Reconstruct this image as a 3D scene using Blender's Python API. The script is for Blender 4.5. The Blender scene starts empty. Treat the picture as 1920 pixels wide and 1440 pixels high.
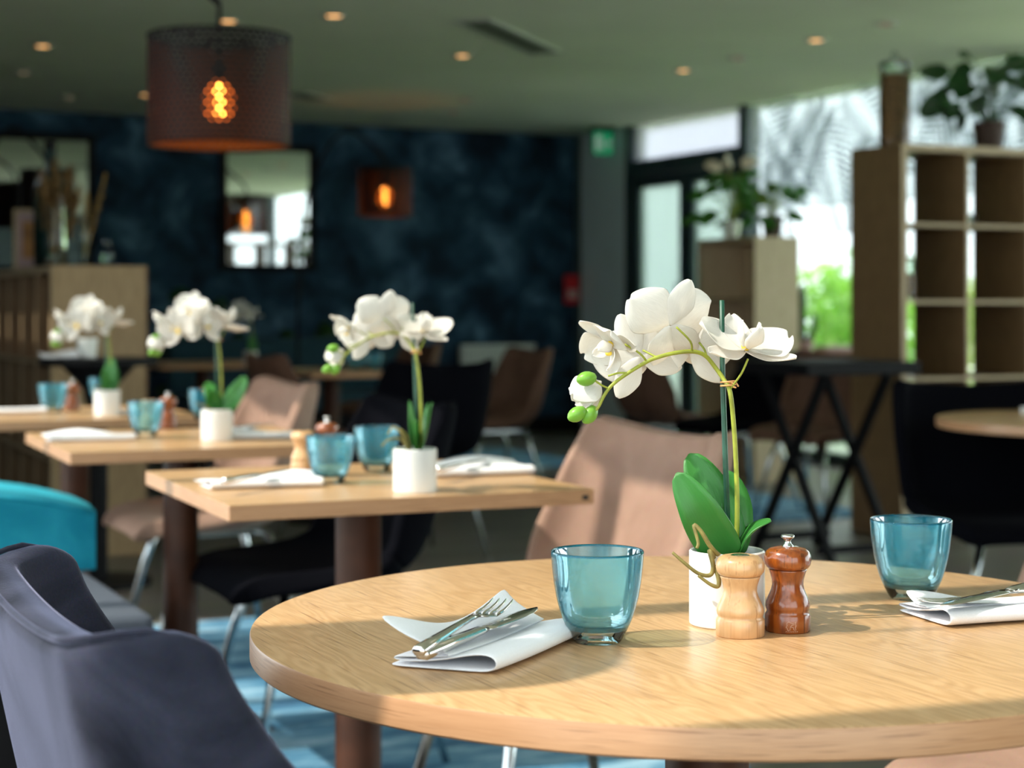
import bpy, bmesh, math, random
from mathutils import Vector, Matrix, Euler
PI = math.pi
C = bpy.context.scene.collection
SC = bpy.context.scene
rnd = random.Random(7)

# ------------------------------------------------------------------ camera, sky, sun, exposure
F = 3300.0            # focal length in pixels of the 1920 px wide frame
HZ = 575.0            # horizon row
CH = 1.065            # camera height
TH = math.radians(25.3)                       # the room's turn against the view axis
U = Vector((math.cos(TH), math.sin(TH), 0))   # along the back wall
W = Vector((-math.sin(TH), math.cos(TH), 0))  # towards the back wall
Q = Vector((0.58, 15.1, 0))                   # far right corner of the room
TZ = 0.75                                     # table height
CZ = 2.53                                     # ceiling height

def X(px, d): return (px - 960) / F * d                       # pixel column at depth d -> x
def Zh(py, d): return CH - (py - HZ) / F * d                  # pixel row at depth d -> height
def on(px, py, z):                                            # pixel on the plane of height z -> point
    d = (CH - z) * F / (py - HZ)
    return Vector((X(px, d), d, z))
def R(a, s, z=0): return Q + U * a - W * s + Vector((0, 0, z))

cam = bpy.data.cameras.new('camera')
co = bpy.data.objects.new('camera', cam); C.objects.link(co)
co.location = (0, 0, CH); co.rotation_euler = (PI / 2, 0, 0)
cam.sensor_width = 36; cam.lens = F * 36 / 1920
cam.shift_y = -(720 - HZ) / 1920
cam.clip_start = 0.05; cam.clip_end = 200
cam.dof.use_dof = True; cam.dof.focus_distance = 1.70; cam.dof.aperture_fstop = 5.4
SC.camera = co

world = bpy.data.worlds.new('sky'); SC.world = world; world.use_nodes = True
wn = world.node_tree.nodes; wl = world.node_tree.links
bg = wn['Background']; bg.inputs[0].default_value = (0.86, 0.95, 1.0, 1); bg.inputs[1].default_value = 4.8

sun = bpy.data.lights.new('sun', 'SUN'); sun.energy = 8.3; sun.angle = math.radians(0.6); sun.color = (1.0, 0.92, 0.80)
so = bpy.data.objects.new('sun', sun); C.objects.link(so)
SAZ = math.radians(14); SEL = math.radians(50)
SD = Vector((math.cos(SAZ) * math.cos(SEL), math.sin(SAZ) * math.cos(SEL), -math.sin(SEL)))
so.rotation_euler = SD.to_track_quat('-Z', 'Y').to_euler(); so.location = (-4, 0, 6)

vs = SC.view_settings
vs.view_transform = 'Standard'; vs.look = 'None'; vs.gamma = 1.0; vs.exposure = 0.0
vs.use_curve_mapping = False
SC.cycles.use_denoising = True
SC.cycles.max_bounces = 8; SC.cycles.transparent_max_bounces = 24
SC.cycles.sample_clamp_indirect = 6.0
SC.cycles.caustics_reflective = False; SC.cycles.caustics_refractive = False

# ------------------------------------------------------------------ materials
def mat(name):
    m = bpy.data.materials.new(name); m.use_nodes = True
    nt = m.node_tree; b = nt.nodes['Principled BSDF']
    return m, nt, b
def N(nt, t, **kw):
    n = nt.nodes.new(t)
    for k, v in kw.items():
        if hasattr(n, k): setattr(n, k, v)
        else: n.inputs[k].default_value = v
    return n
def c4(c): return (c[0], c[1], c[2], 1)
def srgb(r, g, b):
    f = lambda v: (v / 255 / 12.92) if v / 255 <= 0.04045 else ((v / 255 + 0.055) / 1.055) ** 2.4
    return (f(r), f(g), f(b))
def plain(name, col, rough=0.5, metal=0, spec=0.5, var=0.12, scale=30, bump=0.0, sheen=0, coat=0):
    m, nt, b = mat(name)
    tc = N(nt, 'ShaderNodeTexCoord')
    no = N(nt, 'ShaderNodeTexNoise'); no.inputs['Scale'].default_value = scale; no.inputs['Detail'].default_value = 4
    nt.links.new(tc.outputs['Object'], no.inputs['Vector'])
    rp = N(nt, 'ShaderNodeValToRGB')
    rp.color_ramp.elements[0].position = 0.3; rp.color_ramp.elements[1].position = 0.7
    rp.color_ramp.elements[0].color = c4([x * (1 - var) for x in col])
    rp.color_ramp.elements[1].color = c4([min(1, x * (1 + var)) for x in col])
    nt.links.new(no.outputs['Fac'], rp.inputs['Fac']); nt.links.new(rp.outputs['Color'], b.inputs['Base Color'])
    b.inputs['Roughness'].default_value = rough; b.inputs['Metallic'].default_value = metal
    b.inputs['Specular IOR Level'].default_value = spec
    if sheen:
        b.inputs['Sheen Weight'].default_value = sheen; b.inputs['Sheen Roughness'].default_value = 0.35
        b.inputs['Sheen Tint'].default_value = c4([min(1, x * 3 + 0.15) for x in col])
    if coat: b.inputs['Coat Weight'].default_value = coat; b.inputs['Coat Roughness'].default_value = 0.08
    if bump:
        bp = N(nt, 'ShaderNodeBump'); bp.inputs['Strength'].default_value = bump; bp.inputs['Distance'].default_value = 0.002
        nt.links.new(no.outputs['Fac'], bp.inputs['Height']); nt.links.new(bp.outputs['Normal'], b.inputs['Normal'])
    return m
def wood(name, light, dark, pore, rough=0.3, ang=0, freq=90, rings=1.0, axis='x', coat=0.0):
    """oak-like grain running along local x turned by ang (or along z for upright panels)"""
    m, nt, b = mat(name); L = nt.links
    tc = N(nt, 'ShaderNodeTexCoord')
    mp = N(nt, 'ShaderNodeMapping')
    if axis == 'edge': pass
    elif axis == 'z': mp.inputs['Rotation'].default_value = (0, PI / 2, 0)
    else: mp.inputs['Rotation'].default_value = (0, 0, ang)
    L.new(tc.outputs['Object'], mp.inputs['Vector'])
    m1 = N(nt, 'ShaderNodeMapping'); m1.inputs['Scale'].default_value = (2, 2, 60) if axis == 'edge' else (1.3, 7.0, 7.0); L.new(mp.outputs[0], m1.inputs['Vector'])
    n1 = N(nt, 'ShaderNodeTexNoise'); n1.inputs['Scale'].default_value = 1.6; n1.inputs['Detail'].default_value = 3; n1.inputs['Roughness'].default_value = 0.45
    L.new(m1.outputs[0], n1.inputs['Vector'])
    mu = N(nt, 'ShaderNodeMath', operation='MULTIPLY'); L.new(n1.outputs['Fac'], mu.inputs[0]); mu.inputs[1].default_value = freq
    si = N(nt, 'ShaderNodeMath', operation='SINE'); L.new(mu.outputs[0], si.inputs[0])
    ma = N(nt, 'ShaderNodeMath', operation='MULTIPLY_ADD'); L.new(si.outputs[0], ma.inputs[0]); ma.inputs[1].default_value = 0.13 * rings; ma.inputs[2].default_value = 0.5
    m2 = N(nt, 'ShaderNodeMapping'); m2.inputs['Scale'].default_value = (14, 14, 420) if axis == 'edge' else (9, 260, 260); L.new(mp.outputs[0], m2.inputs['Vector'])
    n2 = N(nt, 'ShaderNodeTexNoise'); n2.inputs['Scale'].default_value = 1.0; n2.inputs['Detail'].default_value = 3
    L.new(m2.outputs[0], n2.inputs['Vector'])
    mm = N(nt, 'ShaderNodeMath', operation='MULTIPLY_ADD'); L.new(n2.outputs['Fac'], mm.inputs[0]); mm.inputs[1].default_value = 0.8; mm.inputs[2].default_value = -0.40
    ad = N(nt, 'ShaderNodeMath', operation='ADD'); L.new(ma.outputs[0], ad.inputs[0]); L.new(mm.outputs[0], ad.inputs[1])
    rp = N(nt, 'ShaderNodeValToRGB'); e = rp.color_ramp.elements
    e[0].position = 0.18; e[0].color = c4(dark); e[1].position = 0.62; e[1].color = c4(light)
    L.new(ad.outputs[0], rp.inputs['Fac'])
    rp2 = N(nt, 'ShaderNodeValToRGB'); e = rp2.color_ramp.elements
    e[0].position = 0.56; e[0].color = (0, 0, 0, 1); e[1].position = 0.70; e[1].color = (1, 1, 1, 1)
    L.new(n2.outputs['Fac'], rp2.inputs['Fac'])
    pm = N(nt, 'ShaderNodeMath', operation='MULTIPLY'); L.new(rp2.outputs['Color'], pm.inputs[0]); pm.inputs[1].default_value = 0.75
    mx = N(nt, 'ShaderNodeMix', data_type='RGBA'); L.new(pm.outputs[0], mx.inputs[0]); L.new(rp.outputs['Color'], mx.inputs[6]); mx.inputs[7].default_value = c4(pore)
    L.new(mx.outputs[2], b.inputs['Base Color'])
    b.inputs['Roughness'].default_value = rough
    if coat: b.inputs['Coat Weight'].default_value = coat; b.inputs['Coat Roughness'].default_value = 0.1
    bp = N(nt, 'ShaderNodeBump'); bp.inputs['Strength'].default_value = 0.06; bp.inputs['Distance'].default_value = 0.001
    L.new(n2.outputs['Fac'], bp.inputs['Height']); L.new(bp.outputs['Normal'], b.inputs['Normal'])
    return m
def thin_glass(name, tint, diff=None, share=0.0, gloss=0.1):
    """thin tinted sheet: lets light through, mirrors a little, may scatter a little"""
    m, nt, b = mat(name); nt.nodes.remove(b); L = nt.links
    out = nt.nodes['Material Output']
    tr = N(nt, 'ShaderNodeBsdfTransparent'); tr.inputs[0].default_value = c4(tint)
    gl = N(nt, 'ShaderNodeBsdfGlossy'); gl.inputs['Roughness'].default_value = 0.02
    fr = N(nt, 'ShaderNodeFresnel'); fr.inputs[0].default_value = 1.45
    fm = N(nt, 'ShaderNodeMath', operation='MULTIPLY'); L.new(fr.outputs[0], fm.inputs[0]); fm.inputs[1].default_value = gloss * 10
    mx = N(nt, 'ShaderNodeMixShader'); L.new(fm.outputs[0], mx.inputs[0])
    src = tr.outputs[0]
    if diff:
        di = N(nt, 'ShaderNodeBsdfDiffuse'); di.inputs[0].default_value = c4(diff)
        tl = N(nt, 'ShaderNodeBsdfTranslucent'); tl.inputs[0].default_value = c4(diff)
        m1 = N(nt, 'ShaderNodeMixShader'); m1.inputs[0].default_value = 0.5; L.new(di.outputs[0], m1.inputs[1]); L.new(tl.outputs[0], m1.inputs[2])
        m2 = N(nt, 'ShaderNodeMixShader'); m2.inputs[0].default_value = share; L.new(src, m2.inputs[1]); L.new(m1.outputs[0], m2.inputs[2]); src = m2.outputs[0]
    L.new(src, mx.inputs[1]); L.new(gl.outputs[0], mx.inputs[2]); L.new(mx.outputs[0], out.inputs[0])
    return m
def petal_mat(name, col, trans, share=0.35, veins=True, rough=0.45):
    m, nt, b = mat(name); L = nt.links; out = nt.nodes['Material Output']
    uv = N(nt, 'ShaderNodeTexCoord')
    wv = N(nt, 'ShaderNodeTexNoise'); wv.inputs['Scale'].default_value = 5
    mp = N(nt, 'ShaderNodeMapping'); mp.inputs['Scale'].default_value = (1.2, 9, 1)
    L.new(uv.outputs['UV'], mp.inputs['Vector']); L.new(mp.outputs[0], wv.inputs['Vector'])
    rp = N(nt, 'ShaderNodeValToRGB'); e = rp.color_ramp.elements
    e[0].position = 0.3; e[0].color = c4([x * 0.90 for x in col]); e[1].position = 0.6; e[1].color = c4(col)
    L.new(wv.outputs['Fac'], rp.inputs['Fac']); L.new(rp.outputs['Color'], b.inputs['Base Color'])
    b.inputs['Roughness'].default_value = rough
    bp = N(nt, 'ShaderNodeBump'); bp.inputs['Strength'].default_value = 0.25; bp.inputs['Distance'].default_value = 0.001
    L.new(wv.outputs['Fac'], bp.inputs['Height']); L.new(bp.outputs['Normal'], b.inputs['Normal'])
    tl = N(nt, 'ShaderNodeBsdfTranslucent'); tl.inputs[0].default_value = c4(trans)
    mx = N(nt, 'ShaderNodeMixShader'); mx.inputs[0].default_value = share
    L.new(b.outputs[0], mx.inputs[1]); L.new(tl.outputs[0], mx.inputs[2]); L.new(mx.outputs[0], out.inputs[0])
    return m
def emit(name, col, st):
    m, nt, b = mat(name); b.inputs['Base Color'].default_value = (0, 0, 0, 1)
    b.inputs['Emission Color'].default_value = c4(col); b.inputs['Emission Strength'].default_value = st
    return m
def perforated(name, col, inner):
    """dark metal drum pierced by rows of round holes, gilt inside"""
    m, nt, b = mat(name); L = nt.links; out = nt.nodes['Material Output']
    uv = N(nt, 'ShaderNodeTexCoord'); sp = N(nt, 'ShaderNodeSeparateXYZ'); L.new(uv.outputs['UV'], sp.inputs[0])
    def M(op, a, bb=None):
        n = N(nt, 'ShaderNodeMath', operation=op)
        for i, v in enumerate((a, bb)):
            if v is None: continue
            if isinstance(v, (int, float)): n.inputs[i].default_value = v
            else: L.new(v, n.inputs[i])
        return n.outputs[0]
    vy = M('MULTIPLY', sp.outputs[1], 20.0); row = M('FLOOR', vy)
    off = M('MULTIPLY', M('MODULO', row, 2.0), 0.5)
    ux = M('ADD', M('MULTIPLY', sp.outputs[0], 58.0), off)
    fx = M('SUBTRACT', M('FRACT', ux), 0.5); fy = M('SUBTRACT', M('FRACT', vy), 0.5)
    r2 = M('SQRT', M('ADD', M('MULTIPLY', M('MULTIPLY', fx, fx), 1.7), M('MULTIPLY', fy, fy)))
    hole = M('LESS_THAN', r2, 0.23)
    geo = N(nt, 'ShaderNodeNewGeometry')
    mc = N(nt, 'ShaderNodeMix', data_type='RGBA'); L.new(geo.outputs['Backfacing'], mc.inputs[0]); mc.inputs[6].default_value = c4(col); mc.inputs[7].default_value = c4(inner)
    L.new(mc.outputs[2], b.inputs['Base Color']); b.inputs['Roughness'].default_value = 0.6; b.inputs['Specular IOR Level'].default_value = 0.2
    tr = N(nt, 'ShaderNodeBsdfTransparent'); mx = N(nt, 'ShaderNodeMixShader')
    L.new(hole, mx.inputs[0]); L.new(b.outputs[0], mx.inputs[1]); L.new(tr.outputs[0], mx.inputs[2]); L.new(mx.outputs[0], out.inputs[0])
    return m
def wallpaper(name):
    m, nt, b = mat(name); L = nt.links
    tc = N(nt, 'ShaderNodeTexCoord')
    n1 = N(nt, 'ShaderNodeTexNoise'); n1.inputs['Scale'].default_value = 2.6; n1.inputs['Detail'].default_value = 7; n1.inputs['Roughness'].default_value = 0.6; n1.inputs['Distortion'].default_value = 0.4
    L.new(tc.outputs['Object'], n1.inputs['Vector'])
    rp = N(nt, 'ShaderNodeValToRGB'); e = rp.color_ramp.elements
    e[0].position = 0.38; e[0].color = (0.007, 0.017, 0.034, 1); e[1].position = 0.72; e[1].color = (0.14, 0.26, 0.40, 1)
    k = rp.color_ramp.elements.new(0.54); k.color = (0.024, 0.066, 0.118, 1)
    L.new(n1.outputs['Fac'], rp.inputs['Fac']); L.new(rp.outputs['Color'], b.inputs['Base Color'])
    b.inputs['Roughness'].default_value = 0.75; b.inputs['Specular IOR Level'].default_value = 0.2
    return m
def rug_mat(name):
    m, nt, b = mat(name); L = nt.links
    tc = N(nt, 'ShaderNodeTexCoord'); mp = N(nt, 'ShaderNodeMapping'); mp.inputs['Scale'].default_value = (1.2, 3.6, 1)
    mp.inputs['Rotation'].default_value = (0, 0, -0.44); L.new(tc.outputs['Object'], mp.inputs['Vector'])
    n1 = N(nt, 'ShaderNodeTexNoise'); n1.inputs['Scale'].default_value = 2.2; n1.inputs['Detail'].default_value = 8; n1.inputs['Roughness'].default_value = 0.62
    L.new(mp.outputs[0], n1.inputs['Vector'])
    rp = N(nt, 'ShaderNodeValToRGB'); e = rp.color_ramp.elements
    e[0].position = 0.36; e[0].color = (0.018, 0.085, 0.18, 1); e[1].position = 0.62; e[1].color = (0.30, 0.50, 0.64, 1)
    k = rp.color_ramp.elements.new(0.48); k.color = (0.07, 0.23, 0.38, 1)
    L.new(n1.outputs['Fac'], rp.inputs['Fac']); L.new(rp.outputs['Color'], b.inputs['Base Color']); b.inputs['Roughness'].default_value = 0.95
    n2 = N(nt, 'ShaderNodeTexNoise'); n2.inputs['Scale'].default_value = 300; L.new(tc.outputs['Object'], n2.inputs['Vector'])
    bp = N(nt, 'ShaderNodeBump'); bp.inputs['Strength'].default_value = 0.5; bp.inputs['Distance'].default_value = 0.004
    L.new(n2.outputs['Fac'], bp.inputs['Height']); L.new(bp.outputs['Normal'], b.inputs['Normal'])
    return m
def floor_mat(name):
    m, nt, b = mat(name); L = nt.links
    tc = N(nt, 'ShaderNodeTexCoord'); mp = N(nt, 'ShaderNodeMapping'); mp.inputs['Rotation'].default_value = (0, 0, -TH)
    L.new(tc.outputs['Object'], mp.inputs['Vector'])
    br = N(nt, 'ShaderNodeTexBrick'); br.inputs['Scale'].default_value = 1.0; br.inputs['Brick Width'].default_value = 1.4; br.inputs['Row Height'].default_value = 0.18
    br.inputs['Mortar Size'].default_value = 0.004; br.inputs['Color1'].default_value = (0.14, 0.128, 0.11, 1); br.inputs['Color2'].default_value = (0.095, 0.087, 0.074, 1); br.inputs['Mortar'].default_value = (0.015, 0.013, 0.011, 1)
    L.new(mp.outputs[0], br.inputs['Vector'])
    m2 = N(nt, 'ShaderNodeMapping'); m2.inputs['Scale'].default_value = (2, 40, 1); L.new(mp.outputs[0], m2.inputs['Vector'])
    n1 = N(nt, 'ShaderNodeTexNoise'); n1.inputs['Scale'].default_value = 1.5; n1.inputs['Detail'].default_value = 6; L.new(m2.outputs[0], n1.inputs['Vector'])
    mx = N(nt, 'ShaderNodeMix', data_type='RGBA', blend_type='OVERLAY'); mx.inputs[0].default_value = 0.7
    L.new(br.outputs['Color'], mx.inputs[6]); L.new(n1.outputs['Color'], mx.inputs[7]); L.new(mx.outputs[2], b.inputs['Base Color'])
    b.inputs['Roughness'].default_value = 0.42
    return m
def velvet(name, col, tip, rough=0.8, sheen=0.8):
    m, nt, b = mat(name); L = nt.links
    tc = N(nt, 'ShaderNodeTexCoord')
    n1 = N(nt, 'ShaderNodeTexNoise'); n1.inputs['Scale'].default_value = 9; n1.inputs['Detail'].default_value = 5; n1.inputs['Distortion'].default_value = 0.8
    L.new(tc.outputs['Object'], n1.inputs['Vector'])
    n2 = N(nt, 'ShaderNodeTexNoise'); n2.inputs['Scale'].default_value = 420; n2.inputs['Detail'].default_value = 2; L.new(tc.outputs['Object'], n2.inputs['Vector'])
    rp = N(nt, 'ShaderNodeValToRGB'); e = rp.color_ramp.elements
    e[0].position = 0.35; e[0].color = c4(col); e[1].position = 0.68; e[1].color = c4(tip); L.new(n1.outputs['Fac'], rp.inputs['Fac'])
    mx = N(nt, 'ShaderNodeMix', data_type='RGBA', blend_type='OVERLAY'); mx.inputs[0].default_value = 0.35
    L.new(rp.outputs['Color'], mx.inputs[6]); L.new(n2.outputs['Color'], mx.inputs[7]); L.new(mx.outputs[2], b.inputs['Base Color'])
    b.inputs['Roughness'].default_value = rough; b.inputs['Specular IOR Level'].default_value = 0.15
    b.inputs['Sheen Weight'].default_value = sheen; b.inputs['Sheen Roughness'].default_value = 0.3; b.inputs['Sheen Tint'].default_value = c4([min(1, x * 4 + .1) for x in tip] if name != 'navy velvet' else (0.42, 0.44, 0.66))
    bp = N(nt, 'ShaderNodeBump'); bp.inputs['Strength'].default_value = 0.35; bp.inputs['Distance'].default_value = 0.001
    L.new(n2.outputs['Fac'], bp.inputs['Height']); L.new(bp.outputs['Normal'], b.inputs['Normal'])
    return m

OAK_L, OAK_D, OAK_P = (0.60, 0.375, 0.19), (0.44, 0.250, 0.11), (0.25, 0.12, 0.045)
M = {}
M['oak_w'] = wood('oak top grain along depth', OAK_L, OAK_D, OAK_P, 0.30, ang=PI / 2, freq=150)
M['oak_u'] = wood('oak top grain across', OAK_L, OAK_D, OAK_P, 0.30, ang=0, freq=130)
M['oak_edge'] = wood('oak edge band', (0.54, 0.295, 0.155), (0.42, 0.21, 0.10), (0.26, 0.115, 0.05), 0.35, rings=0.5, axis='edge', freq=20)
M['panel'] = wood('brown oak veneer panel', (0.20, 0.120, 0.055), (0.145, 0.083, 0.036), (0.10, 0.055, 0.024), 0.5, axis='z', freq=60)
M['panel_light'] = wood('light oak veneer panel', (0.66, 0.52, 0.35), (0.56, 0.42, 0.26), (0.4, 0.28, 0.15), 0.5, axis='z', freq=60)
M['panel_lit'] = wood('oak veneer panel', (0.42, 0.29, 0.155), (0.33, 0.215, 0.11), (0.22, 0.135, 0.065), 0.5, axis='z', freq=60)  # lighter copy of the shelf oak, with light put into its colour
M['panel_pale'] = wood('pale oak edging', (0.43, 0.32, 0.19), (0.35, 0.25, 0.14), (0.24, 0.15, 0.07), 0.5, freq=40)
M['dark_wood'] = wood('dark stained wood', (0.10, 0.050, 0.026), (0.055, 0.025, 0.013), (0.02, 0.01, 0.005), 0.45)
M['rust'] = plain('rusty brown column steel', (0.055, 0.019, 0.009), 0.5, 0.0, spec=0.3, var=0.55, scale=9, bump=0.1)
M['floor'] = floor_mat('dark plank floor')
M['rug'] = rug_mat('mottled blue rug')
M['ceil'] = plain('ceiling paint', (0.74, 0.78, 0.64), 0.9, spec=0.1, var=0.03, scale=2)
M['wallpaper'] = wallpaper('dark blue mottled wallpaper')
M['greywall'] = plain('blue grey wall paint', (0.76, 0.88, 0.92), 0.85, var=0.05, scale=2)
M['darkwall'] = plain('dark wall paint', (0.03, 0.045, 0.05), 0.85, var=0.08, scale=2)
M['frame'] = plain('slate door frame', (0.035, 0.06, 0.07), 0.45, var=0.08)
M['black'] = plain('black lacquer', (0.005, 0.005, 0.006), 0.6, spec=0.15, var=0.2)
M['blackfab'] = plain('black navy fabric', (0.0028, 0.003, 0.005), 0.95, spec=0.05, var=0.2, scale=300, bump=0.2)
M['navy'] = velvet('navy velvet', (0.006, 0.007, 0.014), (0.036, 0.038, 0.062), sheen=0.5)
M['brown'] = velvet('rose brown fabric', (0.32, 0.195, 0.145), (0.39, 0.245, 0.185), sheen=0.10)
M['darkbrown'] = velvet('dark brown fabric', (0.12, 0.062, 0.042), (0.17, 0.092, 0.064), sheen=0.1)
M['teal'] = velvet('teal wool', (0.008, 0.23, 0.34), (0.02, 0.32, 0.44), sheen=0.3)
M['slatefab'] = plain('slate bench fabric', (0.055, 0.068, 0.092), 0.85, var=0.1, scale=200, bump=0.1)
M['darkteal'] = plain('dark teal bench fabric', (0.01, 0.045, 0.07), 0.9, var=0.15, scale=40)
M['chrome'] = plain('satin chrome', (0.62, 0.66, 0.68), 0.22, 1.0, var=0.04)
M['steel'] = plain('polished cutlery steel', (0.70, 0.68, 0.66), 0.12, 1.0, var=0.03)
M['white'] = plain('white glazed ceramic', (0.82, 0.83, 0.81), 0.22, var=0.02)
M['linen'] = plain('white linen', (0.88, 0.89, 0.92), 0.9, spec=0.1, var=0.02, scale=500, bump=0.15)
M['soil'] = plain('dark potting soil', (0.04, 0.028, 0.018), 0.95, var=0.5, scale=200, bump=0.6)
M['blueglass'] = thin_glass('blue tinted glass', (0.80, 0.968, 0.988), (0.10, 0.62, 0.86), 0.15, 0.09)
M['clearbase'] = thin_glass('clear glass', (0.90, 0.97, 0.99), None, 0, 0.13)
M['rimglass'] = thin_glass('deep blue glass rim', (0.14, 0.55, 0.70), (0.05, 0.35, 0.5), 0.25, 0.12)
M['jarglass'] = thin_glass('jar glass', (0.88, 0.94, 0.92), None, 0, 0.1)
M['pane'] = thin_glass('window pane', (0.97, 0.99, 0.98), None, 0, 0.06)
M['dimpane'] = thin_glass('light dimming tinted glass', (0.83, 0.835, 0.83), None, 0, 0.05)  # tint made up to cut the light coming through the unseen glass
M['frost'] = thin_glass('frosted door glass', (0.58, 0.63, 0.61), (0.80, 0.92, 0.88), 0.40, 0.05)
M['transom'] = thin_glass('pale transom glass', (0.68, 0.68, 0.72), (0.9, 0.9, 0.95), 0.30, 0.05)
M['film'] = thin_glass('white window film', (0.90, 0.92, 0.93), (0.9, 0.92, 0.94), 0.14, 0.03)
M['film_leaf'] = thin_glass('grey printed leaf', (0.34, 0.37, 0.38), (0.40, 0.46, 0.48), 0.25, 0.03)
M['mirror'] = plain('mirror silver', (0.86, 0.90, 0.88), 0.02, 1.0, var=0.0)
M['beech'] = wood('pale beech', (0.66, 0.40, 0.20), (0.56, 0.31, 0.14), (0.42, 0.2, 0.08), 0.32, axis='z', freq=50, coat=0.3)
M['cherry'] = wood('dark cherry varnish', (0.31, 0.075, 0.010), (0.14, 0.026, 0.004), (0.05, 0.009, 0.002), 0.22, axis='z', freq=60, coat=0.8)
M['petal'] = petal_mat('white orchid petal', (0.90, 0.89, 0.86), (0.92, 0.88, 0.82), 0.40)
M['yellow'] = plain('yellow orchid throat', (0.85, 0.60, 0.06), 0.5)
M['leaf'] = petal_mat('orchid leaf', (0.050, 0.25, 0.045), (0.16, 0.45, 0.05), 0.25, rough=0.35)
M['bud'] = petal_mat('green bud', (0.20, 0.46, 0.05), (0.3, 0.55, 0.08), 0.15, rough=0.35)
M['stem'] = plain('yellow green stem', (0.30, 0.34, 0.035), 0.5, var=0.25, scale=60)
M['stake'] = plain('dark green stake', (0.012, 0.075, 0.045), 0.4, var=0.3, scale=40)
M['raffia'] = plain('orange raffia tie', (0.72, 0.36, 0.14), 0.7)
M['root'] = plain('olive aerial root', (0.23, 0.19, 0.055), 0.7, var=0.35, scale=90)
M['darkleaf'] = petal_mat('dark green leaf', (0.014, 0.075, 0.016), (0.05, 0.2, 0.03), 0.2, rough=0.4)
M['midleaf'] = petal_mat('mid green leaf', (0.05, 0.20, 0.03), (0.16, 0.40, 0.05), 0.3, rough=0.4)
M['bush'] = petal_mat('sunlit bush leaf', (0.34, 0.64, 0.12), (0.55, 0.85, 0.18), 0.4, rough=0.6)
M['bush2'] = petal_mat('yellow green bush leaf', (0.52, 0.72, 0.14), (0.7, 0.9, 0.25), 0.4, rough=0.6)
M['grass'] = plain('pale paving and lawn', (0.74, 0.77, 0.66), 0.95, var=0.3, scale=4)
M['shade'] = perforated('pierced bronze shade', (0.008, 0.006, 0.006), (0.14, 0.05, 0.007))
M['bulb'] = emit('warm bulb', (1.0, 0.50, 0.14), 30)
mg, nt, b = mat('amber bulb glass'); nt.nodes.remove(b)
tr = N(nt, 'ShaderNodeBsdfTransparent'); tr.inputs[0].default_value = (1.0, 0.7, 0.35, 1); em = N(nt, 'ShaderNodeEmission'); em.inputs[0].default_value = (1.0, 0.22, 0.03, 1); em.inputs[1].default_value = 1.6
ad = N(nt, 'ShaderNodeAddShader'); nt.links.new(tr.outputs[0], ad.inputs[0]); nt.links.new(em.outputs[0], ad.inputs[1]); nt.links.new(ad.outputs[0], nt.nodes['Material Output'].inputs[0])
M['bulbglass'] = mg
M['spot'] = emit('downlight glow', (1.0, 0.50, 0.18), 3.2)
M['spot_dim'] = emit('weak downlight glow', (1.0, 0.6, 0.35), 0.35)
M['trimring'] = plain('downlight ring', (0.45, 0.47, 0.42), 0.4, var=0.03)
M['vent'] = plain('ceiling vent slats', (0.10, 0.115, 0.08), 0.7, var=0.1)
M['red'] = plain('alarm red', (0.66, 0.016, 0.028), 0.45, var=0.05)
M['paper'] = plain('white label', (0.75, 0.70, 0.68), 0.7, var=0.03)
M['exit'] = emit('exit sign green', (0.01, 0.30, 0.12), 0.55)
M['exitwhite'] = emit('exit sign white', (0.75, 0.95, 0.82), 0.28)
M['radiator'] = plain('white radiator enamel', (0.85, 0.88, 0.84), 0.45, var=0.03)
M['pampas'] = plain('dried pampas', (0.30, 0.17, 0.06), 0.95, var=0.4, scale=60)
M['wheat'] = plain('dried wheat', (0.46, 0.30, 0.10), 0.95, var=0.3, scale=60)
M['grain'] = plain('brown pasta filling', (0.22, 0.10, 0.035), 0.7, var=0.7, scale=60, bump=0.5)
M['bottle'] = plain('dark bottle glass', (0.008, 0.03, 0.028), 0.12, var=0.1)
M['pinkcloth'] = plain('mauve folded cloth', (0.36, 0.25, 0.26), 0.9, var=0.1)
M['cream'] = plain('cream flower', (0.80, 0.68, 0.55), 0.6, var=0.1)
M['plate'] = plain('dark maker plate', (0.02, 0.02, 0.02), 0.4)
M['engrave'] = plain('pale engraving', (0.75, 0.52, 0.38), 0.6)
M['picture'] = plain('orange brown print', (0.35, 0.16, 0.05), 0.7, var=0.5, scale=8)
M['claypot'] = plain('dark clay pot', (0.05, 0.025, 0.018), 0.7, var=0.2)

# ------------------------------------------------------------------ mesh helpers
def link(name, me, m, parent=None, smooth=False, loc=None, rotz=0):
    if smooth:
        me.polygons.foreach_set('use_smooth', [True] * len(me.polygons))
    o = bpy.data.objects.new(name, me); C.objects.link(o)
    if m is not None and not me.materials: me.materials.append(m)
    if parent is not None: o.parent = parent
    if loc is not None: o.location = loc
    if rotz: o.rotation_euler = (0, 0, rotz)
    return o
def obj(name, bm, m, parent=None, smooth=False, loc=None, rotz=0, autosmooth=None):
    me = bpy.data.meshes.new(name); bmesh.ops.recalc_face_normals(bm, faces=bm.faces) if autosmooth != 'keep' else None
    bm.to_mesh(me); bm.free()
    if autosmooth and autosmooth != 'keep':
        me.polygons.foreach_set('use_smooth', [True] * len(me.polygons))
        me.set_sharp_from_angle(angle=autosmooth)
    return link(name, me, m, parent, smooth, loc, rotz)
def thing(name, label, cat, loc=(0, 0, 0), rotz=0, group=None):
    o = bpy.data.objects.new(name, None); C.objects.link(o)
    o.location = loc; o.rotation_euler = (0, 0, rotz); o['label'] = label; o['category'] = cat
    o.empty_display_size = 0.05
    if group: o['group'] = group
    return o
def tag(o, label, cat, group=None, kind=None):
    o['label'] = label; o['category'] = cat
    if group: o['group'] = group
    if kind: o['kind'] = kind
    return o
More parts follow.
